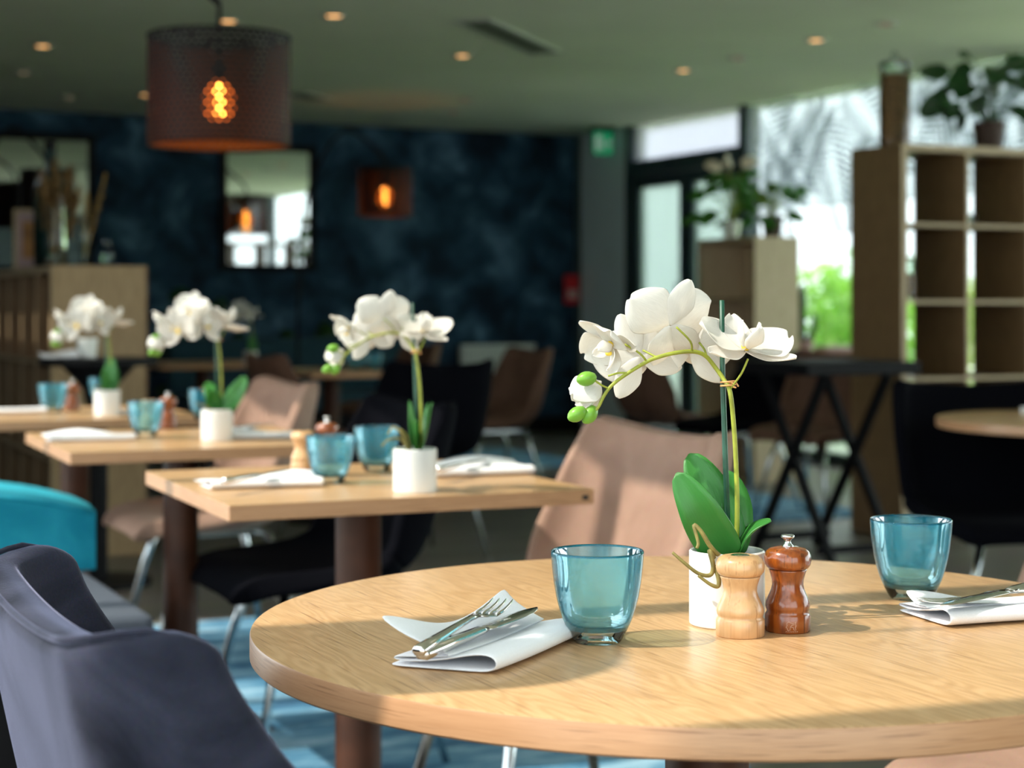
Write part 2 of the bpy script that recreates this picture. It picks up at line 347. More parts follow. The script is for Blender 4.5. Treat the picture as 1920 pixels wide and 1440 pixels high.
def struct(o): o['kind'] = 'structure'; return o
def dup(root, loc, rotz, label, group=None):
    def cp(o, p):
        c = o.copy(); C.objects.link(c); c.parent = p
        for ch in o.children: cp(ch, c)
        return c
    r = cp(root, None); r.location = loc; r.rotation_euler = (0, 0, rotz); r['label'] = label
    if group: r['group'] = group
    return r
def BM(): return bmesh.new()
def box(bm, x0, x1, y0, y1, z0, z1, bev=0.0, seg=2):
    vs_ = [bm.verts.new((x, y, z)) for x in (x0, x1) for y in (y0, y1) for z in (z0, z1)]
    idx = [(0, 1, 3, 2), (4, 6, 7, 5), (0, 4, 5, 1), (2, 3, 7, 6), (0, 2, 6, 4), (1, 5, 7, 3)]
    fs = [bm.faces.new([vs_[i] for i in f]) for f in idx]
    if bev:
        es = list({e for f in fs for e in f.edges})
        bmesh.ops.bevel(bm, geom=es, offset=bev, segments=seg, profile=0.5, affect='EDGES')
    return bm
def bar(bm, a, b, w, h, up=Vector((0, 0, 1))):
    """square bar from a to b"""
    a, b = Vector(a), Vector(b); d = (b - a).normalized()
    s = d.cross(up)
    if s.length < 1e-4: s = Vector((1, 0, 0))
    s.normalize(); t = s.cross(d)
    v = []
    for p in (a, b):
        for i, j in ((-1, -1), (1, -1), (1, 1), (-1, 1)): v.append(bm.verts.new(p + s * i * w / 2 + t * j * h / 2))
    for f in ((3, 2, 1, 0), (4, 5, 6, 7), (0, 1, 5, 4), (1, 2, 6, 5), (2, 3, 7, 6), (3, 0, 4, 7)): bm.faces.new([v[i] for i in f])
    return bm
def lathe(bm, prof, seg=32, cx=0, cy=0, uv=False):
    rings = []
    for r, z in prof:
        if r < 1e-6: rings.append([bm.verts.new((cx, cy, z))])
        else: rings.append([bm.verts.new((cx + r * math.cos(2 * PI * k / seg), cy + r * math.sin(2 * PI * k / seg), z)) for k in range(seg)])
    lay = bm.loops.layers.uv.verify() if uv else None
    for i in range(len(rings) - 1):
        a, b = rings[i], rings[i + 1]
        for k in range(seg):
            k2 = (k + 1) % seg
            if len(a) == 1 and len(b) == 1: continue
            if len(a) == 1: f = bm.faces.new([a[0], b[k2], b[k]])
            elif len(b) == 1: f = bm.faces.new([a[k], a[k2], b[0]])
            else:
                f = bm.faces.new([a[k], a[k2], b[k2], b[k]])
                if uv:
                    for lp, (q, w_) in zip(f.loops, ((k, i), (k + 1, i), (k + 1, i + 1), (k, i + 1))): lp[lay].uv = (q / seg, w_ / (len(rings) - 1))
    return bm
def tube(bm, pts, r, seg=8, cap=True):
    pts = [Vector(p) for p in pts]; n = len(pts)
    rs = r if isinstance(r, (list, tuple)) else [r] * n
    rings = []; prev = None
    for i, p in enumerate(pts):
        t = (pts[min(i + 1, n - 1)] - pts[max(i - 1, 0)]).normalized()
        if prev is None:
            s = t.cross(Vector((0, 0, 1)))
            if s.length < 1e-3: s = t.cross(Vector((0, 1, 0)))
        else: s = prev - t * prev.dot(t)
        s.normalize(); prev = s; q = t.cross(s)
        rings.append([bm.verts.new(p + (s * math.cos(2 * PI * k / seg) + q * math.sin(2 * PI * k / seg)) * rs[i]) for k in range(seg)])
    for i in range(n - 1):
        for k in range(seg):
            bm.faces.new([rings[i][k], rings[i][(k + 1) % seg], rings[i + 1][(k + 1) % seg], rings[i + 1][k]])
    if cap: bm.faces.new(rings[0][::-1]); bm.faces.new(rings[-1])
    return bm
def spline(pts, n=8):
    """Catmull-Rom through points"""
    P = [Vector(p) for p in pts]; out = []
    for i in range(len(P) - 1):
        p0, p1, p2, p3 = P[max(i - 1, 0)], P[i], P[i + 1], P[min(i + 2, len(P) - 1)]
        for k in range(n):
            t = k / n
            out.append(0.5 * ((2 * p1) + (p2 - p0) * t + (2 * p0 - 5 * p1 + 4 * p2 - p3) * t * t + (3 * p1 - p0 - 3 * p2 + p3) * t ** 3))
    out.append(P[-1]); return out
def interp(tab, t):
    for (a, va), (b, vb) in zip(tab, tab[1:]):
        if t <= b:
            k = (t - a) / (b - a); k = k * k * (3 - 2 * k) if False else k
            return va + (vb - va) * k
    return tab[-1][1]
def rbox(name, m, parent, x0, x1, y0, y1, z0, z1, bev=0.003, seg=2):
    return obj(name, box(BM(), x0, x1, y0, y1, z0, z1, bev, seg), m, parent)
def roombox(bm, a0, a1, s0, s1, z0, z1):
    v = [bm.verts.new(R(a, s, z)) for a in (a0, a1) for s in (s1, s0) for z in (z0, z1)]
    for f in ((0, 1, 3, 2), (4, 6, 7, 5), (0, 4, 5, 1), (2, 3, 7, 6), (0, 2, 6, 4), (1, 5, 7, 3)): bm.faces.new([v[i] for i in f])
    return bm
def solid(o, th, off=0, sub=0):
    if th:
        md = o.modifiers.new('thickness', 'SOLIDIFY'); md.thickness = th; md.offset = off
    if sub:
        md = o.modifiers.new('smooth', 'SUBSURF'); md.levels = sub; md.render_levels = sub
    return o

# ------------------------------------------------------------------ the room
struct(obj('floor', roombox(BM(), -11, 0.3, -0.3, 15.35, -0.1, 0), M['floor']))
struct(obj('ceiling', roombox(BM(), -6.80, 0.3, -0.3, 15.35, CZ, CZ + 0.25), M['ceil']))
struct(obj('wall_back', roombox(BM(), -7.05, 0.0, -0.2, 0, 0, CZ), M['wallpaper']))
struct(obj('wall_left', roombox(BM(), -7.05, -6.9, 0, 7.2, 0, CZ), M['darkwall']))
struct(obj('wall_rear', roombox(BM(), -5.0, 0.0, 15.2, 15.35, 0, CZ), M['darkwall']))
wr = BM(); roombox(wr, -9.65, -5.0, 15.2, 15.3, 2.40, CZ); roombox(wr, -9.65, -5.0, 15.2, 15.3, 0, 0.10)  # unseen rear window, added to let in fill light from behind the camera
for a in (-7.4, -5.05): roombox(wr, a - 0.05, a + 0.05, 15.2, 15.3, 0.10, 2.40)
w2 = struct(obj('fill_window', wr, M['frame']))
for a, b in ((-9.6, -7.45), (-7.35, -5.1)): obj('pane', roombox(BM(), a, b, 15.24, 15.248, 0.10, 2.40), M['dimpane'], w2)
struct(obj('wall_right', roombox(BM(), 0.0, 0.2, -0.2, 0.80, 0, CZ), M['greywall']))
struct(obj('baseboard_back', roombox(BM(), -6.9, -0.005, 0.0, 0.03, 0, 0.13), M['black']))
struct(obj('trim_1', roombox(BM(), -0.045, 0.0, 0.0, 0.025, 0.13, CZ), M['frame']))
# double glazed door with a transom
bm = BM()
roombox(bm, 0.0, 0.12, 0.80, 0.90, 0, CZ); roombox(bm, 0.0, 0.12, 2.50, 2.60, 0, CZ)
roombox(bm, 0.0, 0.12, 0.90, 2.50, 2.12, 2.24)
d1 = struct(obj('door_1', bm, M['frame']))
for s0, s1 in ((0.90, 1.72), (1.73, 2.50)):
    bm = BM(); t = 0.09
    roombox(bm, 0.02, 0.09, s0, s0 + t, 0.01, 2.115); roombox(bm, 0.02, 0.09, s1 - t, s1, 0.01, 2.115)
    roombox(bm, 0.02, 0.09, s0 + t, s1 - t, 2.02, 2.115); roombox(bm, 0.02, 0.09, s0 + t, s1 - t, 0.01, 0.16)
    lf = obj('door_leaf', bm, M['frame'], d1)
    obj('pane', roombox(BM(), 0.05, 0.06, s0 + t, s1 - t, 0.16, 2.02), M['frost'], lf)
    sh = s1 - 0.045 if s0 < 1 else s0 + 0.045
    obj('handle', tube(BM(), [R(-0.03, sh, 0.9), R(-0.03, sh, 1.25)], 0.012), M['chrome'], lf)
obj('transom_pane', roombox(BM(), 0.05, 0.06, 0.90, 2.50, 2.24, CZ), M['transom'], d1)
bm = BM(); roombox(bm, -0.05, 0.0, 1.0, 1.55, 2.14, 2.20)
obj('door_closer', bm, M['frame'], d1)
# large window with a printed film along its head
S0 = 2.60
edges = [2.60, 5.75, 8.9, 12.05, 15.2]
win = BM()
for s in edges[1:]: roombox(win, 0.0, 0.10, s - 0.03, s + 0.03, 0, CZ)
roombox(win, 0.0, 0.10, S0, 15.2, 0, 0.08)
w1 = struct(obj('window_1', win, M['frame']))
for a, b in zip(edges, edges[1:]):
    obj('pane', roombox(BM(), 0.05, 0.058, a + (0.03 if a > S0 else 0), b - 0.03, 0.08, CZ), M['pane'], w1)
# printed film: a strip of white film with grey palm fronds
fl = obj('film', roombox(BM(), 0.030, 0.032, S0, edges[1] - 0.03, 1.74, CZ), M['film'], w1)
def frond(bm, s0, z0, ang, ln, n=17, wd=0.028):
    r2 = random.Random(int(s0 * 1000 + z0 * 77 + ang * 10))
    for side in (-1, 1):
        for i in range(n):
            t = (i + 0.7) / n
            cs = s0 + math.cos(ang) * ln * t; cz = z0 + math.sin(ang) * ln * t - 0.10 * t * t
            la = ang + side * (1.15 - 0.7 * t); l = ln * (0.50 - 0.28 * abs(t - 0.35)) * r2.uniform(0.9, 1.05)
            dx, dz = math.cos(la), math.sin(la); nx, nz = -dz, dx
            pts = [(0, 0), (0.35, 0.5), (0.7, 0.32), (1, 0), (0.7, -0.32), (0.35, -0.5)]
            vv = []
            for p, q in pts:
                s = cs + dx * l * p + nx * wd * q; z = cz + dz * l * p + nz * wd * q - 0.06 * l * p * p
                s = min(max(s, S0 + 0.01), edges[1] - 0.04); z = min(max(z, 1.55), CZ - 0.005)
                vv.append(bm.verts.new(R(0.026, s, z)))
            try: bm.faces.new(vv)
            except ValueError: pass
    return bm
bm = BM()
for s0, z0, an, ln in ((2.75, 2.5, -0.75, 0.75), (2.9, 2.15, -1.25, 0.6), (3.35, 2.6, -2.2, 0.8), (3.5, 2.35, -1.2, 0.75), (3.75, 2.55, -0.7, 0.8),
                       (4.1, 2.2, -1.9, 0.65), (4.35, 2.0, 0.9, 0.7), (4.5, 2.5, -0.5, 0.75), (4.75, 1.9, 0.75, 0.85), (5.2, 2.5, -1.1, 0.8), (5.3, 1.85, 1.2, 0.7), (3.15, 1.85, 1.0, 0.7)):
    frond(bm, s0, z0, an, ln)
pl = obj('leaf_print', bm, M['film_leaf'], w1); pl['kind'] = 'stuff'
# veranda outside the left edge of the ceiling: rafters over an open glazed bay
RA = math.radians(18); rd = Vector((math.cos(RA), math.sin(RA), 0)); rn = Vector((-rd.y, rd.x, 0))
vb = BM(); roombox(vb, -9.65, -9.5, 7.2, 15.2, 2.45, 2.60)
for s in (7.25, 11.2, 15.1): roombox(vb, -9.63, -9.52, s - 0.055, s + 0.055, 0, 2.45)
ver = struct(obj('trim_2', vb, M['frame']))
for k in range(-4, 15):
    off = 1.300 + 0.507 * k
    # start on the ceiling's edge a = -6.80, end on the beam a = -9.6
    def at_a(a):
        p0 = rn * off; den = rd.dot(U); return p0 + rd * ((a - (p0 - Q).dot(U)) / den)
    p, q = at_a(-6.80), at_a(-9.5)
    if (p - Q).dot(-W) > 15.1 or (p - Q).dot(-W) < 7: continue
    bm = BM(); bar(bm, p + Vector((0, 0, 2.62)), q + Vector((0, 0, 2.62)), 0.055, 0.06); obj('rafter', bm, M['frame'], ver)

obj('dimming_roof_pane', roombox(BM(), -9.65, -6.82, 7.2, 15.2, 2.66, 2.668), M['dimpane'], ver)  # tinted sheet added to dim sun and sky over the tables
obj('side_pane', roombox(BM(), -9.60, -9.592, 7.3, 15.05, 0.0, 2.45), M['dimpane'], ver)  # added as well, dims the sky light from the left
# ceiling fittings ------------------------------------------------------------
def downlight(px, py, on_, lab):
    d = (CZ - CH) * F / (HZ - py)
    t = thing('downlight', lab, 'downlight', (X(px, d), d, CZ), 0, 'recessed ceiling downlights')
    obj('ring', lathe(BM(), [(0.045, -0.002), (0.047, -0.010), (0.062, -0.008), (0.066, -0.001), (0.066, 0.0)], 24), M['trimring'], t, True)
    obj('lens', lathe(BM(), [(0, -0.006), (0.026, -0.006), (0.044, -0.003)], 24), M['spot'] if on_ else M['spot_dim'], t, True)
DL = [(80, 85, 1, 'glowing ceiling downlight upper left, left of the big pierced shade'), (273, 177, 1, 'bright yellow ceiling downlight touching left edge of big pierced shade'),
      (428, 38, 1, 'glowing ceiling downlight just right of the big lamp arm'), (626, 28, 1, 'bright ceiling downlight between big lamp shade and the slotted vent'),
      (867, 103, 1, 'dim orange ceiling downlight just below left end of the slotted vent'), (1281, 131, 1, 'orange ceiling downlight above the transom of the glass door'),
      (1530, 74, 1, 'bright warm ceiling downlight right of the slotted vent, brightest on the right'), (130, 182, 0, 'faint ceiling downlight above the dried pampas bunch'),
      (1383, 108, 0, 'unlit ceiling downlight between the two glowing right-hand downlights'), (1660, 44, 0, 'unlit ceiling downlight rightmost, near the tall jar'),
      (872, 186, 0, 'unlit ceiling downlight above the blue wall, beyond the slotted vent'), (850, 209, 0, 'faint ceiling downlight closest to the blue wallpaper'),
      (45, 135, 0, 'unlit ceiling downlight at far left edge of the ceiling')]
for px, py, o_, lb in DL: downlight(px, py, o_, lb)
def vent(p, q, wd, lab):
    p, q = Vector(p), Vector(q); ln = (q - p).length; an = math.atan2((q - p).y, (q - p).x)
    t = thing('ceiling_vent', lab, 'vent', ((p + q) / 2), an, None)
    bm = BM(); h = ln / 2
    box(bm, -h, h, -wd / 2, -wd / 2 + 0.02, -0.012, 0); box(bm, -h, h, wd / 2 - 0.02, wd / 2, -0.012, 0); box(bm, -h, -h + 0.02, -wd / 2 + .02, wd / 2 - .02, -0.012, 0); box(bm, h - 0.02, h, -wd / 2 + .02, wd / 2 - .02, -0.012, 0)
    obj('vent_frame', bm, M['trimring'], t)
    rbox('backing', M['black'], t, -h + .02, h - .02, -wd / 2 + .02, wd / 2 - .02, -0.003, 0, 0)
    for k in range(4):
        y = -wd / 2 + 0.035 + k * (wd - 0.07) / 3
        rbox('slat', M['vent'], t, -h + .02, h - .02, y - 0.008, y + 0.008, -0.010, -0.004, 0)
vp = lambda px, py: Vector((X(px, (CZ - CH) * F / (HZ - py)), (CZ - CH) * F / (HZ - py), CZ))
vent(vp(884, 36), vp(1024, 98), 0.20, 'long slotted air vent in the ceiling, centre of the picture')
vent(vp(548, 172), vp(600, 186), 0.20, 'short slotted air vent in the ceiling right of big lamp shade')

# exit sign and fire alarm ------------------------------------------------------
t = thing('exit_sign', 'small green lit exit sign under ceiling beside glass door transom', 'sign', R(-0.16, 0.72, 0), TH)
dS = R(-0.16, 0.72).y
zt, zb = Zh(247, dS), Zh(290, dS)
rbox('housing', M['black'], t, -0.09, 0.09, -0.05, 0.05, zt, CZ - 0.001, 0.004)
rbox('green_panel', M['exit'], t, -0.085, 0.085, -0.012, 0.012, zb, zt, 0.002)
bm = BM(); zc = (zt + zb) / 2; y = -0.0135
def poly(bm, pts, y):
    v = [bm.verts.new((p, y, q)) for p, q in pts]; bm.faces.new(v)
def poly3(bm, pts, y):                                     # thin raised shape
    a = [bm.verts.new((p, y, q)) for p, q in pts]; b = [bm.verts.new((p, y + 0.0015, q)) for p, q in pts]
    bm.faces.new(a); bm.faces.new(b[::-1]); n = len(pts)
    for i in range(n): bm.faces.new([a[i], a[(i + 1) % n], b[(i + 1) % n], b[i]])
poly3(bm, [(-0.072, zc - 0.06), (-0.045, zc - 0.06), (-0.045, zc + 0.06), (-0.072, zc + 0.06)], y)            # doorway
poly3(bm, [(-0.028 + 0.012 * math.cos(k), zc + 0.05 + 0.012 * math.sin(k)) for k in [i * PI / 4 for i in range(8)]], y)   # head
poly3(bm, [(-0.03, zc + 0.032), (-0.012, zc + 0.034), (-0.006, zc - 0.002), (-0.024, zc - 0.006)], y)
poly3(bm, [(-0.022, zc - 0.004), (-0.01, zc - 0.004), (0.008, zc - 0.05), (-0.004, zc - 0.055)], y)
poly3(bm, [(-0.026, zc - 0.004), (-0.014, zc - 0.008), (-0.03, zc - 0.052), (-0.038, zc - 0.046)], y)
poly3(bm, [(0.030, zc - 0.010), (0.055, zc - 0.010), (0.055, zc - 0.03), (0.078, zc), (0.055, zc + 0.03), (0.055, zc + 0.010), (0.030, zc + 0.010)], y)
obj('pictogram', bm, M['exitwhite'], t)
t = thing('fire_alarm', 'red fire alarm box with white label at the edge of blue wall', 'alarm', R(-0.10, 0.0, 0), TH)
dA = R(-0.1, 0).y; za, zb = Zh(516, dA), Zh(570, dA)
rbox('case', M['red'], t, -0.07, 0.07, -0.06, -0.026, zb, za, 0.008)
rbox('label_plate', M['paper'], t, -0.045, 0.05, -0.063, -0.0595, zb + 0.045, zb + 0.12, 0.002)
bm = BM()
for k in range(3): box(bm, -0.035, 0.04, -0.0645, -0.0632, zb + 0.058 + k * 0.02, zb + 0.066 + k * 0.02)
obj('printed_line', bm, M['red'], t)
rbox('wall_bracket', M['black'], t, -0.06, 0.06, -0.027, -0.001, zb + .01, za - .01, 0)

# radiator ----------------------------------------------------------------------
def wall_a(px):           # along the back wall for a pixel column
    r = (px - 960) / F; return (r * Q.y - Q.x) / (U.x - r * U.y)
a0, a1 = wall_a(855), wall_a(990)
t = thing('radiator', 'white panel radiator on the dark blue back wall', 'radiator', R((a0 + a1) / 2, 0, 0), TH)
hw = (a1 - a0) / 2; nf = 18
rbox('back_panel', M['radiator'], t, -hw, hw, -0.09, -0.06, 0.14, 0.74, 0.004)
rbox('top_grille', M['radiator'], t, -hw, hw, -0.15, -0.06, 0.725, 0.75, 0.004)
for k in range(nf):
    x = -hw + (k + 0.5) * 2 * hw / nf
    rbox('fin', M['radiator'], t, x - 0.010, x + 0.010, -0.14, -0.09, 0.14, 0.72, 0)
rbox('wall_bracket', M['radiator'], t, -0.3, 0.3, -0.06, -0.001, 0.3, 0.34, 0)

# mirrors -----------------------------------------------------------------------
def mirror(px0, px1, y0, y1, lab):
    a0, a1 = wall_a(px0), wall_a(px1); d = R((a0 + a1) / 2, 0).y; z0, z1 = Zh(y1, d), Zh(y0, d)
    t = thing('wall_mirror', lab, 'mirror', R((a0 + a1) / 2, 0, 0), TH, None); h = (a1 - a0) / 2; f = 0.05
    bm = BM()
    box(bm, -h - f, -h, -0.04, -0.001, z0 - f, z1 + f); box(bm, h, h + f, -0.04, -0.001, z0 - f, z1 + f)
    box(bm, -h, h, -0.04, -0.001, z0 - f, z0); box(bm, -h, h, -0.04, -0.001, z1, z1 + f)
    obj('mirror_frame', bm, M['black'], t)
    rbox('mirror_glass', M['mirror'], t, -h, h, -0.02, -0.002, z0, z1, 0)
mirror(423, 579, 284, 496, 'black framed mirror on blue wall between the two glowing lamps')
mirror(-40, 164, 262, 500, 'wide black framed mirror on back wall behind the dried pampas')

# ------------------------------------------------------------------ chairs
PROF = [(0.00, 0.235, 0.405), (0.06, 0.245, 0.425), (0.16, 0.18, 0.440), (0.30, 0.06, 0.430), (0.44, -0.08, 0.430), (0.54, -0.165, 0.455), (0.62, -0.215, 0.515),
        (0.72, -0.240, 0.610), (0.84, -0.262, 0.715), (0.94, -0.280, 0.795), (1.0, -0.288, 0.822)]
WID = [(0, 0.19), (0.06, 0.215), (0.2, 0.245), (0.44, 0.262), (0.62, 0.272), (0.75, 0.272), (0.9, 0.262), (1.0, 0.246)]
def sm(tab, s):
    return sum(interp(tab, min(1, max(0, s + k))) for k in (-.05, -.03, -.01, .01, .03, .05)) / 6
PX, PZ = [(a, b) for a, b, c in PROF], [(a, c) for a, b, c in PROF]
WRAP = {'side': [(0, 0), (0.40, 0.0), (0.55, 0.08), (0.66, 0.125), (0.82, 0.100), (1.0, 0.062)], 'arm': [(0, 0), (0.40, 0.0), (0.52, 0.09), (0.60, 0.15), (0.68, 0.19), (0.78, 0.17), (0.85, 0.115), (0.91, 0.095), (1.0, 0.078)]}
def chair_pt(s, t, kind='side'):
    x = sm(PX, s); z = sm(PZ, s) + (0.012 * max(0, (s - .95) / .05)); w = sm(WID, s)
    at = abs(t)
    ka = 1.5 if kind == 'arm' else 1.42
    y = w * math.sin(t * ka) / math.sin(ka)
    wrap = sm(WRAP[kind], s)
    k0 = 0.58 if kind == 'arm' else 0.35
    x += wrap * max(0, (at - k0) / (1 - k0)) ** (1.4 if kind == 'arm' else 1.7)
    z += interp([(0, -0.01), (0.2, 0.015), (0.45, 0.055), (0.6, 0.05), (0.8, 0.01), (1, 0.0)], s) * at ** 2.5
    if s > 0.8: z += (s - 0.8) / 0.2 * (0.030 * at ** 1.8 - 0.004 - 0.022 * max(0, (at - 0.82) / 0.18) ** 2)
    return Vector((x, y, z))
def shell(s0, s1, ns, kind, nt=30):
    bm = BM(); g = []
    for i in range(ns + 1):
        s = s0 + (s1 - s0) * i / ns
        g.append([bm.verts.new(chair_pt(s, -1 + 2 * j / nt, kind)) for j in range(nt + 1)])
    for i in range(ns):
        for j in range(nt): bm.faces.new([g[i][j], g[i][j + 1], g[i + 1][j + 1], g[i + 1][j]])
    return bm
def make_chair(label, fab, group, kind='side'):
    t = thing('dining_chair', label, 'chair', (0, 0, 0), 0, group)
    o = obj('backrest', shell(0.52, 1.0, 20, kind), fab, t, True); solid(o, 0.038, 0, 1)
    o = obj('seat', shell(0.0, 0.535, 18, kind), fab, t, True); solid(o, 0.050, 0, 1)
    # piping round the rim of the back
    rim = [chair_pt(0.56 + 0.44 * k / 12, -1 + 0.02 * (k == 12), kind) for k in range(13)] + [chair_pt(1.0, -1 + 2 * k / 30, kind) for k in range(1, 30)] + [chair_pt(1.0 - 0.44 * k / 12, 1, kind) for k in range(13)]
    off = Vector((-0.016, 0, -0.001))
    obj('piping', tube(BM(), [p + off for p in rim], 0.0028, 6), fab, t, True)
    for sx, sy in ((1, 1), (1, -1), (-1, 1), (-1, -1)):
        obj('leg', tube(BM(), [(sx * 0.13 - 0.02, sy * 0.13, 0.40), (sx * 0.16 - 0.02, sy * 0.165, 0.30), (sx * 0.23 - 0.02, sy * 0.225, 0.002)], [0.012, 0.0115, 0.009], 10), M['chrome'], t, True)
    bm = BM(); bar(bm, (-0.15, -0.13, 0.396), (-0.15, 0.13, 0.396), 0.022, 0.014); bar(bm, (0.11, -0.13, 0.396), (0.11, 0.13, 0.396), 0.022, 0.014)
    bar(bm, (-0.15, -0.08, 0.396), (0.11, -0.08, 0.396), 0.02, 0.013); bar(bm, (-0.15, 0.08, 0.396), (0.11, 0.08, 0.396), 0.02, 0.013)
    obj('underframe', bm, M['chrome'], t)
    return t
CHG = 'upholstered dining chairs on splayed metal legs'
protos = {}
def put_chair(kind, back, f, label):
    """back = ground point under the middle of the top rim, f = facing direction"""
    f = Vector((f[0], f[1], 0)).normalized(); b = Vector((back[0], back[1], 0)); loc = b + f * 0.275; rz = math.atan2(f.y, f.x)
    if kind not in protos:
        t = make_chair(label, M[kind], CHG, 'arm' if kind == 'navy' else 'side'); t.location = loc; t.rotation_euler = (0, 0, rz); protos[kind] = t; return t
    return dup(protos[kind], loc, rz, label)
put_chair('navy', (-0.370, 1.405), U, 'navy velvet dining chair in the left foreground, back to the sun, at the round table')
put_chair('brown', (0.30, 3.32), -U, 'rose brown dining chair behind the round table, sunlit lower back')
put_chair('brown', (1.01, 2.42), (-0.80, -0.60), 'rose brown dining chair cut by the right picture edge at the round table')
put_chair('blackfab', (-0.225, 4.30), -U, 'black dining chair behind the middle square table, back beside its orchid')
put_chair('brown', (-0.665, 5.36), -U, 'rose brown dining chair at right end of the farthest left square table')
put_chair('blackfab', (1.40, 5.38), (0.15, -1), 'black dining chair beside the round table at right picture edge')
put_chair('blackfab', (X(836, 7.3), 7.3), (-0.55, 0.83), 'black dining chair with wide back, before the white radiator')
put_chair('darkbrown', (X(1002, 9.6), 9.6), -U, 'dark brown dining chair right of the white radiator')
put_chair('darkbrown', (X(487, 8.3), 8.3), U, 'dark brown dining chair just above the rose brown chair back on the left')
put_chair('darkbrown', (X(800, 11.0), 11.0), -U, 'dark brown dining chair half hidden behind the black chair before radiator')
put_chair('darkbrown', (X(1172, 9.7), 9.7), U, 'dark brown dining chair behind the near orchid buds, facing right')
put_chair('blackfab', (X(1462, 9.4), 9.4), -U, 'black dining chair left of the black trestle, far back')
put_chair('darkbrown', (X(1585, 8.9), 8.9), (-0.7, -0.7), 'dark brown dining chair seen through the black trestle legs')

# ------------------------------------------------------------------ tables
def column(t, h, r=0.042, base=0.22):
    obj('column', lathe(BM(), [(r, 0.015), (r, h)], 32), M['rust'], t, True)
    obj('base_plate', lathe(BM(), [(0, 0.0), (base, 0.0), (base, 0.008), (base - 0.01, 0.014), (r, 0.018), (0, 0.018)], 40), M['black'], t, autosmooth=0.6)
    obj('mounting_plate', lathe(BM(), [(0, h - 0.012), (0.12, h - 0.012), (0.12, h), (0, h)], 32), M['black'], t, autosmooth=0.6)
def round_table(c, r, label, rz):
    t = thing('round_table', label, 'table', (c[0], c[1], 0), rz, 'dining tables')
    th = 0.026
    obj('tabletop', lathe(BM(), [(0, TZ), (r * 0.5, TZ), (r - 0.003, TZ), (r - 0.0008, TZ - 0.0008)], 128), M['oak_w'], t, autosmooth=0.5)
    obj('edge_band', lathe(BM(), [(r - 0.0008, TZ - 0.0008), (r, TZ - 0.003), (r, TZ - th + 0.002), (r - 0.002, TZ - th), (0, TZ - th)], 128), M['oak_edge'], t, autosmooth=0.5)
    column(t, TZ - th)
    return t
RT = Vector((0.196, 1.77, 0)); RR = 0.455
round_table(RT, RR, 'round oak table in the foreground with orchid, mills and two blue glasses', TH)
def rect_table(near, L, Wd, ang, label, plate=False):
    u = Vector((math.cos(ang), math.sin(ang), 0)); w = Vector((-u.y, u.x, 0)); c = near + u * L / 2 + w * Wd / 2
    t = thing('square_table', label, 'table', (c.x, c.y, 0), ang, 'dining tables'); th = 0.026
    bm = box(BM(), -L / 2, L / 2, -Wd / 2, Wd / 2, TZ - 0.0012, TZ)
    obj('tabletop', bm, M['oak_u'], t)
    o = obj('edge_band', box(BM(), -L / 2 - .0005, L / 2 + .0005, -Wd / 2 - .0005, Wd / 2 + .0005, TZ - th, TZ - 0.0012, 0.001, 1), M['oak_edge'], t)
    column(t, TZ - th)
    if plate: rbox('maker_plate', M['plate'], t, L / 2 - 0.022, L / 2 - 0.011, -Wd / 2 - 0.0018, -Wd / 2, TZ - 0.018, TZ - 0.010, 0)
    return t
TA = math.radians(23.5)
nA = Vector((-0.4476, 2.787, 0)); nB = Vector((-0.952, 3.794, 0)); nC = Vector((-1.456, 4.80, 0))
rect_table(nA, 0.642, 0.635, TA, 'square oak table in the middle, nearest of the row behind the round table', True)
rect_table(nB, 0.63, 0.66, TA, 'square oak table second in the row, left of the middle one')
rect_table(nC, 0.63, 0.66, TA, 'square oak table third in the row at left picture edge')
round_table((1.665, 4.95, 0), 0.46, 'round oak table at right picture edge before the black chair', 0.3)
rect_table(Vector((X(590, 8.5), 8.35, 0)), 0.42, 0.7, TA, 'dark lit oak table in the background with two teal glasses')
rect_table(Vector((X(310, 9.6), 9.5, 0)), 0.62, 0.7, TA, 'oak table far back left with a small orchid, under the framed mirror')
round_table((X(1540, 12.0), 12.0, 0), 0.42, 'round oak table far back in front of the green window with cactus', 0.2)

# ------------------------------------------------------------------ near bench with teal arm
bp = on(170, 1073, 0.45)
t = thing('banquette', 'grey banquette bench with teal upholstered arm block, left of the square tables', 'bench', (bp.x, bp.y, 0), TH)
o = rbox('seat_cushion', M['slatefab'], t, -0.52, 0.0, -0.62, 0.10, 0.36, 0.45, 0.02, 3)
o = rbox('bench_base', M['black'], t, -0.50, -0.04, -0.58, 0.40, 0.0, 0.36, 0.005)
# teal arm block with a domed top
bm = BM(); nx, ny = 16, 10; x0, x1, y0, y1 = -0.62, 0.018, 0.03, 0.42
top = []
for j in range(ny + 1):
    row = []
    for i in range(nx + 1):
        u_ = i / nx; v_ = j / ny
        z = 0.652 - 0.055 * max(0, (u_ - 0.25) / 0.75) ** 3.0 - 0.010 * (2 * v_ - 1) ** 4 - 0.01 * (1 - u_) ** 4
        row.append(bm.verts.new((x0 + (x1 - x0) * u_, y0 + (y1 - y0) * v_, z)))
    top.append(row)
bot = [[bm.verts.new((x0 + (x1 - x0) * i / nx, y0 + (y1 - y0) * j / ny, 0.452)) for i in range(nx + 1)] for j in range(ny + 1)]
for j in range(ny):
    for i in range(nx):
        bm.faces.new([top[j][i], top[j][i + 1], top[j + 1][i + 1], top[j + 1][i]]); bm.faces.new([bot[j][i], bot[j + 1][i], bot[j + 1][i + 1], bot[j][i + 1]])
for i in range(nx):
    bm.faces.new([bot[0][i], bot[0][i + 1], top[0][i + 1], top[0][i]]); bm.faces.new([bot[ny][i + 1], bot[ny][i], top[ny][i], top[ny][i + 1]])
